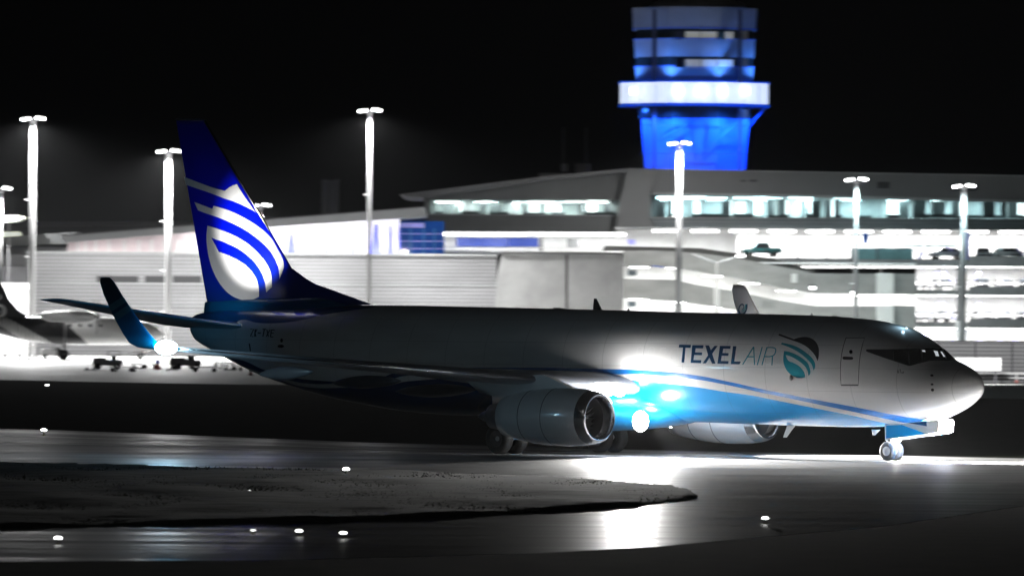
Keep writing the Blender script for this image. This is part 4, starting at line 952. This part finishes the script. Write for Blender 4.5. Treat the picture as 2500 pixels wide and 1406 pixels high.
# ring gallery: translucent screens lit by lamps behind
galm = mat('gallery_screen', (.8,.85,.95), .5, noise=.1, nscale=.6, emit=(.72,.82,1), es=.95)
R0 = [oct_ring(px_r(180), zt(y)) for y in (256, 206)]; R1 = [oct_ring(px_r(177), zt(y)) for y in (206, 256)]
MB().loft(R0+R1, smooth=False, cap=False).build('gallery_screen', galm, tw)
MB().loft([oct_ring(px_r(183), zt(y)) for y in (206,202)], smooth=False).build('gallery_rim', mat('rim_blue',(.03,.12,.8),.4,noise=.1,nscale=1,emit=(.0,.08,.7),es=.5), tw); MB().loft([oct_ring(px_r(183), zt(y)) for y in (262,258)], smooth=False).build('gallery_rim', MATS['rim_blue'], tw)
for i in range(10):
    px = 1528+i*36
    part('gallery_mullion', tw, tblue, (px,px+1.5,207,256,TY-9.41 if 1600<px<1780 else TY-7.96,.05))
for i in range(6):
    px = 1540+i*55; g_ = at(px,222,TY); part('gallery_lamp', tw, mat('gallery_lamp_glow',(1,1,1),.4,emit=(.95,.98,1),es=6), (px,px+13,214,232,TY-9.03 if 1600<px<1780 else TY-7.04,.1))
# vertical fins, cable tray, braces, ladder-like fittings
for px, (ya, yb) in ((1597,(24,415)),(1806,(24,415))): 
    for y0_, y1_ in ((24,202),(264,415)): part('corner_rib', tw, mat('rib_dark',(.08,.1,.2),.5,noise=.1,nscale=1), (px-4,px+5,y0_,y1_,TY-7.31 if y0_<100 else TY-6.88,.25))
for y in (306,375): part('storey_line', tw, mat('rib_dark',()), (1564,1822,y,y+1.3,TY-6.58,.1))
for a_,b2 in (((1610,345),(1700,292)),((1700,388),(1800,300))):
    mb = MB(); mb.tube(at(*a_,TY-6.88), at(*b2,TY-6.88), .12, n=8); rel(mb, tw).build('brace', tblue, tw)
for px in (1672,1733): part('slim_fin', tw, mat('slim_fin_blue',(.05,.2,.6),.5,noise=.1,nscale=1), (px,px+6,292,360,TY-6.88,.1))
for (y0_,y1_) in ((76,97),(144,164),(268,288)): part('side_lantern', tw, trim, (1812,1826,y0_,y1_,TY-6.88,.4))
mb = MB(); mb.tube(at(1868,262,TY-1.53), at(1820,318,TY-1.53), .16, n=8); rel(mb,tw).build('gallery_bracket', tblue, tw)
for y0_ in (75,143):
  for px in (1648,1752 if y0_<100 else 1652): part('blind', tw, dark_in if px<1700 else mat('blind_green',(.02,.08,.07),.5,noise=.1,nscale=1), (px,px+18,y0_+2,y0_+22,TY-7.07,.1))
  part('lit_blind', tw, mat('lit_blind_glow',(.5,.5,.45),.5,noise=.3,nscale=.6,emit=(.5,.5,.42),es=.35), (1672,1790,y0_+3,y0_+20,TY-6.96,.05))
BLU = (.02,.14,1); 
for i in range(8):
    a = 2*math.pi*(i+.5)/8; x_, y_ = 9.2*math.cos(a), 8.3*math.sin(a)
    if y_ > 2: continue
    light('tower_uplight','SPOT',(x_*1.12,y_*1.12,zt(204)+.2),1800,(.08,.28,1),tw,size=.3,aim=(x_*.72,y_*.72,zt(130)),cone=80,blend=.8)
    light('tower_downlight','SPOT',(x_*1.25,y_*1.25,zt(264)-.3),12000,BLU,tw,size=.3,aim=(x_*.6,y_*.6,zt(420)),cone=110,blend=.8)
light('tower_wash','SPOT',(12,-40,24),20000,(.02,.22,1),tw,size=.5,aim=(0,0,zt(330)),cone=40,blend=.6)
light('tower_wash','SPOT',(-14,-30,22),9000,(.55,.68,1),tw,size=.5,aim=(0,0,zt(70)),cone=34,blend=.8)  # added unseen lamp, lifts the upper bands of the tower
for px in (1640,1672,1710,1750,1780):
    for y0_,y1_ in ((76,98),(144,164)): part('glazing_mullion', tw, dark_metal, (px,px+1.5,y0_,y1_,TY-7.2,.1))
# ================================================================== VEHICLES AND EQUIPMENT
car_cols = {'white':(.75,.75,.75),'silver':(.45,.46,.47),'dark grey':(.06,.06,.065),'teal green':(.05,.22,.22),'black':(.02,.02,.022)}
cg = mat('car_glass', (.02,.025,.03), .08, coat=.5, noise=.1, nscale=3); tl = mat('car_headlamp', (.8,.8,.8), .15, noise=.05, nscale=9); tlr = mat('car_tail_lamp', (.25,.02,.02), .3, noise=.05, nscale=9)
def make_car(colname, pickup=False):
    m = mat('car_paint_'+colname.replace(' ','_'), car_cols[colname], .25, coat=.7, noise=.04, nscale=2)
    r = empty('parked_car', (0,0,0)); L, W_ = (4.9,1.85) if pickup else (4.3,1.75)
    if pickup: P = [(-L/2,.45),(-L/2,.95),(-1.2,1.02),(-1.05,1.02),(-.55,1.72),(.75,1.75),(1.0,1.1),(L/2-.05,1.08),(L/2,.5)]
    else: P = [(-L/2,.4),(-L/2+.03,.75),(-1.3,.95),(-.55,1.42),(.95,1.45),(1.75,1.0),(L/2-.02,.92),(L/2,.45)]
    b = bmesh.new(); a_ = [b.verts.new((x,-W_/2,z)) for x,z in P]; c_ = [b.verts.new((x,W_/2,z)) for x,z in P]
    b.faces.new(a_); b.faces.new(c_[::-1]); n = len(P)
    for i in range(n): b.faces.new((a_[i],c_[i],c_[(i+1)%n],a_[(i+1)%n]))
    for v in b.verts:
        if v.co.z > 1.2: v.co.y *= .82
    bmesh.ops.recalc_face_normals(b, faces=b.faces[:]); bmesh.ops.bevel(b, geom=b.edges[:], offset=.06, segments=2, affect='EDGES')
    me = bpy.data.meshes.new('body'); b.to_mesh(me); b.free(); me.materials.append(m)
    for p in me.polygons: p.use_smooth = True
    o = bpy.data.objects.new('body', me); COL.objects.link(o); o.parent = r
    z0, z1 = (1.12,1.62) if pickup else (1.0,1.36)
    for sy in (-1,1):
        xs_ = (-.85,.72) if pickup else (-.75,1.15)
        MB().prism([Vector((xs_[0]-.22,sy*(W_/2-.0),z0)),Vector((xs_[0]+.18,sy*(W_/2*.84+.0),z1)),Vector((xs_[1]-.1,sy*(W_/2*.84),z1)),Vector((xs_[1]+.2,sy*W_/2,z0))],(0,-sy*.03,0)).build('side_window', cg, r).location = (0,sy*.012,0)
    MB().prism([Vector((-1.14 if pickup else -1.18,-W_/2*.86,z0+.02)),Vector((-1.14 if pickup else -1.18,W_/2*.86,z0+.02)),Vector((-.66,W_/2*.76,z1)),Vector((-.66,-W_/2*.76,z1))],(-.05,0,.03)).build('windscreen', cg, r)
    MB().box(-L/2-.03,-L/2+.1,-W_/2+.06,W_/2-.06,.42,.6,bev=.03).build('bumper', dark_metal, r)
    for sy in (-1,1):
        MB().box(-L/2-.02,-L/2+.1,sy*.55-.16,sy*.55+.16,.66,.8,bev=.03).build('headlight', tl, r)
        MB().box(L/2-.1,L/2+.02,sy*.62-.1,sy*.62+.1,.68,.86,bev=.03).build('tail_light', tlr, r)
        for x_ in (-L*.31,L*.31):
            MB().lathe([(-.1,.05),(-.1,.2),(-.1,.31),(0,.33),(.1,.31),(.1,.2),(.1,.05)],'y',(x_,sy*(W_/2-.08),.33),20,0).build('wheel', black_rubber, r)
    return r
def park(proto, px, py, Y, rz, lab, first=[set()], grp='cars in the multi-storey car park'):
    p = at(px, py, Y); u = proto if proto.name not in first[0] else copy_tree(proto)
    first[0].add(proto.name)
    u.location = (p.x, p.y, p.z); u.rotation_euler = (0,0,rz); tag(u, lab, 'car', grp)
    return u
pro = {c: make_car(c) for c in ('white','silver','dark grey','black')}
pick = make_car('teal green', True); pick.name = 'pickup_truck'
park(pick, 1858, 628, 416.5, .25, 'teal green pickup on the upper deck above the dark ramp edge', grp=None); pick['category'] = 'pickup'
lev = {'top':634,'middle':709,'lower':787,'ground':848}
for c, px, l, Y, rz, lab in (('white',2262,'middle',419,1.2,'white car on the middle deck, left of the thick mast'),('silver',2312,'middle',419,1.45,'silver car on the middle deck, next to the thick mast'),
  ('dark grey',2398,'middle',419,1.5,'dark grey car on the middle deck, right of the thick mast'),('white',2452,'middle',419,1.7,'white car on the middle deck, second right of the thick mast'),('black',2504,'middle',419,1.5,'black car on the middle deck, cut off by the right picture edge'),
  ('silver',2258,'lower',419,1.3,'silver car on the lower deck above the jet cockpit'),('white',2312,'lower',419,1.1,'white car on the lower deck beside the white stair core'),('white',2400,'lower',419,1.9,'white car on the lower deck, just right of the stair core'),
  ('silver',2452,'lower',419,1.5,'silver car on the lower deck, second right of the stair core'),('dark grey',2502,'lower',419,1.4,'dark grey car on the lower deck at the right picture edge'),
  ('white',2205,'top',420,1.4,'white car behind the teal glass balustrade on the top deck'),('silver',2310,'top',420,.2,'silver car side-on upon the top deck left of the thick mast'),('silver',2400,'top',420,1.5,'silver car on the top deck, just right of the thick mast'),('white',2455,'top',420,.4,'white car angled on the top deck near the right edge'),('dark grey',2160,'top',421,1.6,'dark grey car behind the teal balustrade, left of the white one')):
    park(pro[c], px, lev[l], Y, rz, lab)
# --- small turboprop at the left
TX = at(150, 860, 340); tp = empty('turboprop_airplane', (TX.x, TX.y, 0), .12, label='small high-wing turboprop with black rear body and white nose parked at the left', cat='propeller airplane')
tp.scale = (1.55,1.55,1.55)
def tb(mb, name, m, parent=None): return mb.build(name, m, parent or tp)
blk = mat('black_aircraft_paint', (.012,.012,.014), .3, coat=.5, noise=.05, nscale=1)
def txz(px, py, y=340): p = at(px,py,y); return (p.x-TX.x)/1.55, p.z/1.55
R=[]
for x,zc,rr in ((-6.6,2.55,.10),(-5.4,2.45,.35),(-4.0,2.25,.62),(-2.6,2.1,.82),(-1.2,2.0,.92),(1,1.95,.95),(3,1.95,.95),(4.6,1.92,.9),(5.8,1.85,.72),(6.6,1.78,.45),(7.0,1.72,.12)):
    R.append([Vector((x, rr*math.cos(a), zc+rr*math.sin(a))) for a in [2*math.pi*k_/28 for k_ in range(28)]])
def two_tone():
    m = mat('two_tone_aircraft_paint', (.8,.8,.8), .3, coat=.5); t = m.node_tree; b = t.nodes['Principled BSDF']
    tc = t.nodes.new('ShaderNodeTexCoord'); sp = t.nodes.new('ShaderNodeSeparateXYZ'); t.links.new(tc.outputs['Object'], sp.inputs[0])
    def M_(op, a, b_=None, c=None):
        n = t.nodes.new('ShaderNodeMath'); n.operation = op
        for i, v in enumerate((a,b_,c)):
            if v is None: continue
            if isinstance(v,(int,float)): n.inputs[i].default_value = v
            else: t.links.new(v, n.inputs[i])
        return n.outputs[0]
    x, z = sp.outputs[0], sp.outputs[2]
    front = M_('LESS_THAN', M_('MULTIPLY_ADD', z, 1.15, x), 3.0)       # black behind a slanted line
    band = M_('MULTIPLY', M_('GREATER_THAN', M_('MULTIPLY_ADD', x, .62, z), -.35), M_('LESS_THAN', M_('MULTIPLY_ADD', x, .55, z), .75))
    ns = t.nodes.new('ShaderNodeTexWave'); ns.inputs['Scale'].default_value = 1.2; ns.inputs['Distortion'].default_value = 3; t.links.new(tc.outputs['Object'], ns.inputs['Vector'])
    dark = M_('MULTIPLY', front, M_('SUBTRACT', 1, M_('MULTIPLY', band, M_('GREATER_THAN', ns.outputs[1], .25))))
    mx = t.nodes.new('ShaderNodeMix'); mx.data_type = 'RGBA'; t.links.new(dark, mx.inputs[0]); mx.inputs[6].default_value = (.75,.75,.74,1); mx.inputs[7].default_value = (.015,.015,.017,1)
    t.links.new(mx.outputs[2], b.inputs['Base Color']); return m
tf = tb(MB().loft(R), 'fuselage', two_tone())
for x in (-1.6,-.9,-.2,.5,1.2,1.9,2.6): tb(MB().sphere((x,-.86,2.25),.14,10,0,(1,.4,1.3)), 'cabin_window', cg, tf)
tb(MB().loft([section(5.15,-.4,2.2,.9,.2,0),section(5.15,.4,2.2,.9,.2,0)]), 'windscreen', cg, tf)
# fin with spiral mark
f0 = [txz(-30,682),txz(2,688),txz(12,704),txz(22,728),txz(45,757),txz(86,782),txz(30,800),txz(-60,800)]
fo = MB().prism([Vector((a,-.08,b_)) for a,b_ in f0],(0,.16,0)).build('tail_fin', blk, tp)
def spiral(mb, cx, cz, s, y, turns=1.6, w0=.30, mirror=1, mi=0, ph=2.2):
    L, Rr = [], []; n = 40
    for i in range(n+1):
        q = i/n; a = ph+q*turns*2*math.pi*mirror; rr = s*(1-q*.86); w_ = s*w0*(1-q*.75)
        L.append((cx+(rr+w_/2)*math.cos(a), y, cz+(rr+w_/2)*math.sin(a))); Rr.append((cx+(rr-w_/2)*math.cos(a), y, cz+(rr-w_/2)*math.sin(a)))
    mb.add(L+Rr, [(i,i+1,n+2+i,n+1+i) for i in range(n)], mi); return mb
c_ = txz(0,757); spiral(MB(), c_[0]-.1, c_[1], .62, -.095, w0=.5).build('spiral_emblem', decal_white, fo)
spiral(MB(), c_[0]-.1, c_[1]+.95, .3, -.095, w0=.5, turns=1).build('spiral_emblem', decal_white, fo)
tb(MB().loft([section(-6.3,-2.2,3.1,1.0,.08,0,1),section(-6.5,2.2,3.1,1.0,.08,0,1)]), 'tailplane', white_paint)
tb(MB().loft([section(-.9,-6.4,3.15,1.1,.12,0),section(-1.3,-1.5,3.05,2.0,.14,0),section(-1.3,1.5,3.05,2.0,.14,0),section(-.9,6.4,3.15,1.1,.12,0)]), 'wing', white_paint)
for sy in (-1,1):
    e_ = tb(MB().lathe([(-2,.1),(-1.4,.35),(0,.42),(1.2,.4),(1.75,.25),(1.8,.05)],'x',(.4,sy*2.2,2.9),20), 'engine', white_paint)
    p_ = MB(); p_.sphere((2.3,sy*2.2,2.9),.18,12)
    for k_ in range(4):
        a = k_*math.pi/2+.35; d_ = Vector((0,math.cos(a),math.sin(a))); n_ = Vector((.5,-math.sin(a)*.8,math.cos(a)*.8)); c0 = Vector((2.3,sy*2.2,2.9))
        p_.loft([[c0+d_*r_+n_*w_*.5,c0+d_*r_+Vector((.02,0,0)),c0+d_*r_-n_*w_*.5,c0+d_*r_-Vector((.02,0,0))] for r_, w_ in ((.1,.12),(.6,.2),(1.25,.12))])
    tb(p_, 'propeller', blk, e_)
    g_ = MB(); g_.tube((.1,sy*1.9,.3),(.1,sy*2.0,2.6),.07); tb(g_, 'landing_gear', grey_metal); tb(MB().lathe([(-.12,.1),(-.13,.28),(0,.33),(.13,.28),(.12,.1)],'y',(.1,sy*1.9,.33),20), 'wheel', black_rubber)
g_ = MB(); g_.tube((5.4,0,.25),(5.4,0,1.2),.06); tb(g_, 'nose_gear', grey_metal); tb(MB().lathe([(-.08,.08),(-.09,.2),(0,.25),(.09,.2),(.08,.08)],'y',(5.4,0,.25),18), 'wheel', black_rubber)
# emblem on the inboard face of the far winglet
# --- apron equipment
def gy(px, py): p = ground_at(px, py); return p
def cart(px, py, lab, rz, grp='baggage carts on the lit apron'):
    p = gy(px, py); r = empty('baggage_cart', (p.x,p.y,0), rz, label=lab, cat='baggage cart', group=grp)
    return r
def fill_cart(r):
    MB().box(-1.1,1.1,-.65,.65,.38,.46).build('platform', grey_metal, r)
    mb = MB()
    for x in (-1.05,1.05):
        for y in (-.6,.6): mb.tube((x,y,.46),(x,y,1.45),.03,n=8)
    mb.build('frame', grey_metal, r); MB().box(-1.12,1.12,-.68,.68,1.45,1.5,bev=.02).build('roof', white_paint, r)
    for x in (-.8,.8):
        for y in (-.55,.55): MB().lathe([(-.05,.03),(-.06,.16),(0,.18),(.06,.16),(.05,.03)],'y',(x,y,.18),14).build('wheel', black_rubber, r)
    MB().tube((1.1,0,.35),(1.7,0,.3),.03).build('tow_bar', dark_metal, r)
cart0 = None
for i,(px,py,rz,lab) in enumerate(((300,908,.3,'roofed baggage cart right below the winglet base'),(352,900,.9,'baggage cart left of the wingtip glow'),(500,908,.1,'baggage cart at the front of the group under the wing'),(548,896,1.2,'baggage cart turned end-on beneath the wing line'),(600,905,.5,'baggage cart closest to the jet belly'),(30,872,.2,'baggage cart at the left edge below the turboprop'),(70,880,1.0,'baggage cart parked beneath the turboprop tail'))):
    if cart0 is None: cart0 = cart(px,py,lab,rz); fill_cart(cart0)
    else:
        p = gy(px,py); c = copy_tree(cart0); c.location = (p.x,p.y,0); c.rotation_euler = (0,0,rz); c['label'] = lab
def tug(px, py, rz, lab, col):
    p = gy(px,py); r = empty('tow_tractor', (p.x,p.y,0), rz, label=lab, cat='tow tractor', group='tow tractors on the apron')
    mb = MB(); mb.box(-1.3,1.3,-.7,.7,.35,.85,bev=.07); mb.box(-1.25,-.1,-.65,.65,.85,1.05,bev=.05); mb.build('body', mat('tractor_'+col[0], col[1], .4, coat=.4, noise=.1, nscale=3), r)
    mb = MB(); mb.box(.0,1.1,-.6,.6,1.6,1.66,bev=.02)
    for x in (.05,1.05):
        for y in (-.55,.55): mb.tube((x,y,.85),(x,y,1.6),.03,n=8)
    mb.build('cab_frame', dark_metal, r); MB().box(.3,.8,-.4,.4,.85,1.2,bev=.05).build('seat', black_rubber, r)
    for x in (-.85,.85):
        for y in (-.62,.62): MB().lathe([(-.1,.05),(-.12,.25),(0,.3),(.12,.25),(.1,.05)],'y',(x,y,.3),18).build('wheel', black_rubber, r)
tug(262,902,.1,'low white tow tractor left of the baggage carts',('white',(.7,.7,.7)))
tug(452,902,.4,'grey tow tractor just right of the wingtip glow',('grey',(.25,.25,.26)))
tug(130,876,.1,'white tow tractor beneath the turboprop body',('white',(.7,.7,.7)))
# belt loader and stairs
p = gy(650,903); r = empty('belt_loader', (p.x,p.y,0), .2, label='grey belt loader with raised ramp partly behind the jet belly', cat='belt loader')
MB().box(-1.6,1.6,-.6,.6,.35,.8,bev=.06).build('body', conc_w, r); MB().box(-2.6,2.6,-.35,.35,-.08,.08,M=Matrix.Translation((0,0,1.3)) @ Matrix.Rotation(-.25,4,'Y')).build('conveyor', dark_metal, r)
for x in (-1.1,1.1):
    for y in (-.55,.55): MB().lathe([(-.1,.05),(-.12,.25),(0,.3),(.12,.25),(.1,.05)],'y',(x,y,.3),18).build('wheel', black_rubber, r)
p = gy(385,902); r = empty('marshalling_board', (p.x,p.y,0), 0, label='small red and blue stand on the apron below the wingtip glow', cat='stand')
MB().box(-.22,.22,-.1,.1,.5,.85,bev=.02).build('blue_box', mat('stand_blue',(.15,.15,.6),.5,noise=.1,nscale=3), r); MB().loft([[Vector((sx*.35,sy*.3,0)) for sx,sy in ((-1,-1),(1,-1),(1,1),(-1,1))],[Vector((sx*.12,sy*.1,.5)) for sx,sy in ((-1,-1),(1,-1),(1,1),(-1,1))]],smooth=False).build('red_base', mat('stand_red',(.6,.12,.1),.5,noise=.1,nscale=3), r)
# white container hut by the fence
p = at(2387,905,322); r = empty('white_container', (p.x,p.y,0), label='long low white container standing before the ribbed fence', cat='container')
zz0 = at(2387,905,322).z; zz1 = at(2387,873,322).z; hx = 57*p.y/F
MB().box(-hx,hx,0,1.2,zz0,zz1,bev=.03).build('body', mat('container_white',(.75,.75,.74),.5,noise=.06,nscale=1), r); MB().box(-hx,hx,.1,1.1,zz0-.12,zz0-.004).build('chassis', dark_metal, r)
MB().box(.55,1.0,-.03,.01,zz0+.15,zz1-.12).build('vent_panel', grey_metal, r)
for x in (-hx+.4,hx-.4):
    for y in (.15,1.05): MB().box(x-.06,x+.06,y-.06,y+.06,0,zz0-.12).build('leg', dark_metal, r)
light('fence_fill','SPOT',(0,-9,4.5),9000,(1,1,1),r,size=.3,aim=(0,3,zz0-.5),cone=110,blend=.8)  # added unseen lamp, brightens the ribbed fence
# barrier cones
def cone_(px, py, lab, first=[None]):
    p = gy(px,py)
    if first[0] is None:
        r = empty('traffic_cone', (p.x,p.y,0)); MB().box(-.2,.2,-.2,.2,0,.04).build('base', black_rubber, r)
        MB().lathe([(.04,.15),(.28,.11)],'z',(0,0,0),20,cap=True).build('red_band', mat('cone_red',(.6,.2,.17),.5,noise=.1,nscale=5), r); MB().lathe([(.28,.11),(.72,.05)],'z',(0,0,0),20,cap=True).build('white_sleeve', maskw, r); first[0] = r
    else: r = copy_tree(first[0]); r.location = (p.x,p.y,0)
    tag(r, lab, 'traffic cone', 'cones by the guard barrier')
cone_(2468,934,'pale cone with red foot, left of the pair by the guard barrier'); cone_(2482,936,'pale cone, right of the pair by the guard barrier'); cone_(612,916,'traffic cone alone on the apron under the jet belly')
for px in (220,420,560):
    g_ = gy(px,905)
    r = empty('wheel_chock_stand', (g_.x,g_.y,0), label='low rack of wheel chocks on the apron %s' % {220:'left of the tow tractor',420:'under the wingtip glow',560:'beside the end-on baggage cart'}[px], cat='chock rack', group='chock racks on the apron')
    MB().box(-.5,.5,-.2,.2,.04,.12).build('tray', grey_metal, r); MB().prism([Vector((-.4,-.15,.12)),Vector((-.1,-.15,.12)),Vector((-.25,-.15,.34))],(0,.3,0)).build('chock', black_rubber, r); MB().prism([Vector((.1,-.15,.12)),Vector((.4,-.15,.12)),Vector((.25,-.15,.34))],(0,.3,0)).build('chock', black_rubber, r)
    for x in (-.42,.42): MB().box(x-.05,x+.05,-.15,.15,0,.04).build('foot', dark_metal, r)
# ================================================================== NIGHT AIR
hm = bpy.data.materials.new('night_air'); hm.use_nodes = True; t = hm.node_tree; t.nodes.clear()
o_ = t.nodes.new('ShaderNodeOutputMaterial'); v_ = t.nodes.new('ShaderNodeVolumePrincipled')
v_.inputs['Color'].default_value = (.95,.97,1,1); v_.inputs['Density'].default_value = .00003; v_.inputs['Anisotropy'].default_value = .55
t.links.new(v_.outputs[0], o_.inputs['Volume'])
MB().box(-700, 700, -80, 1300, -1.2, 62).build('haze', hm, kind='stuff')
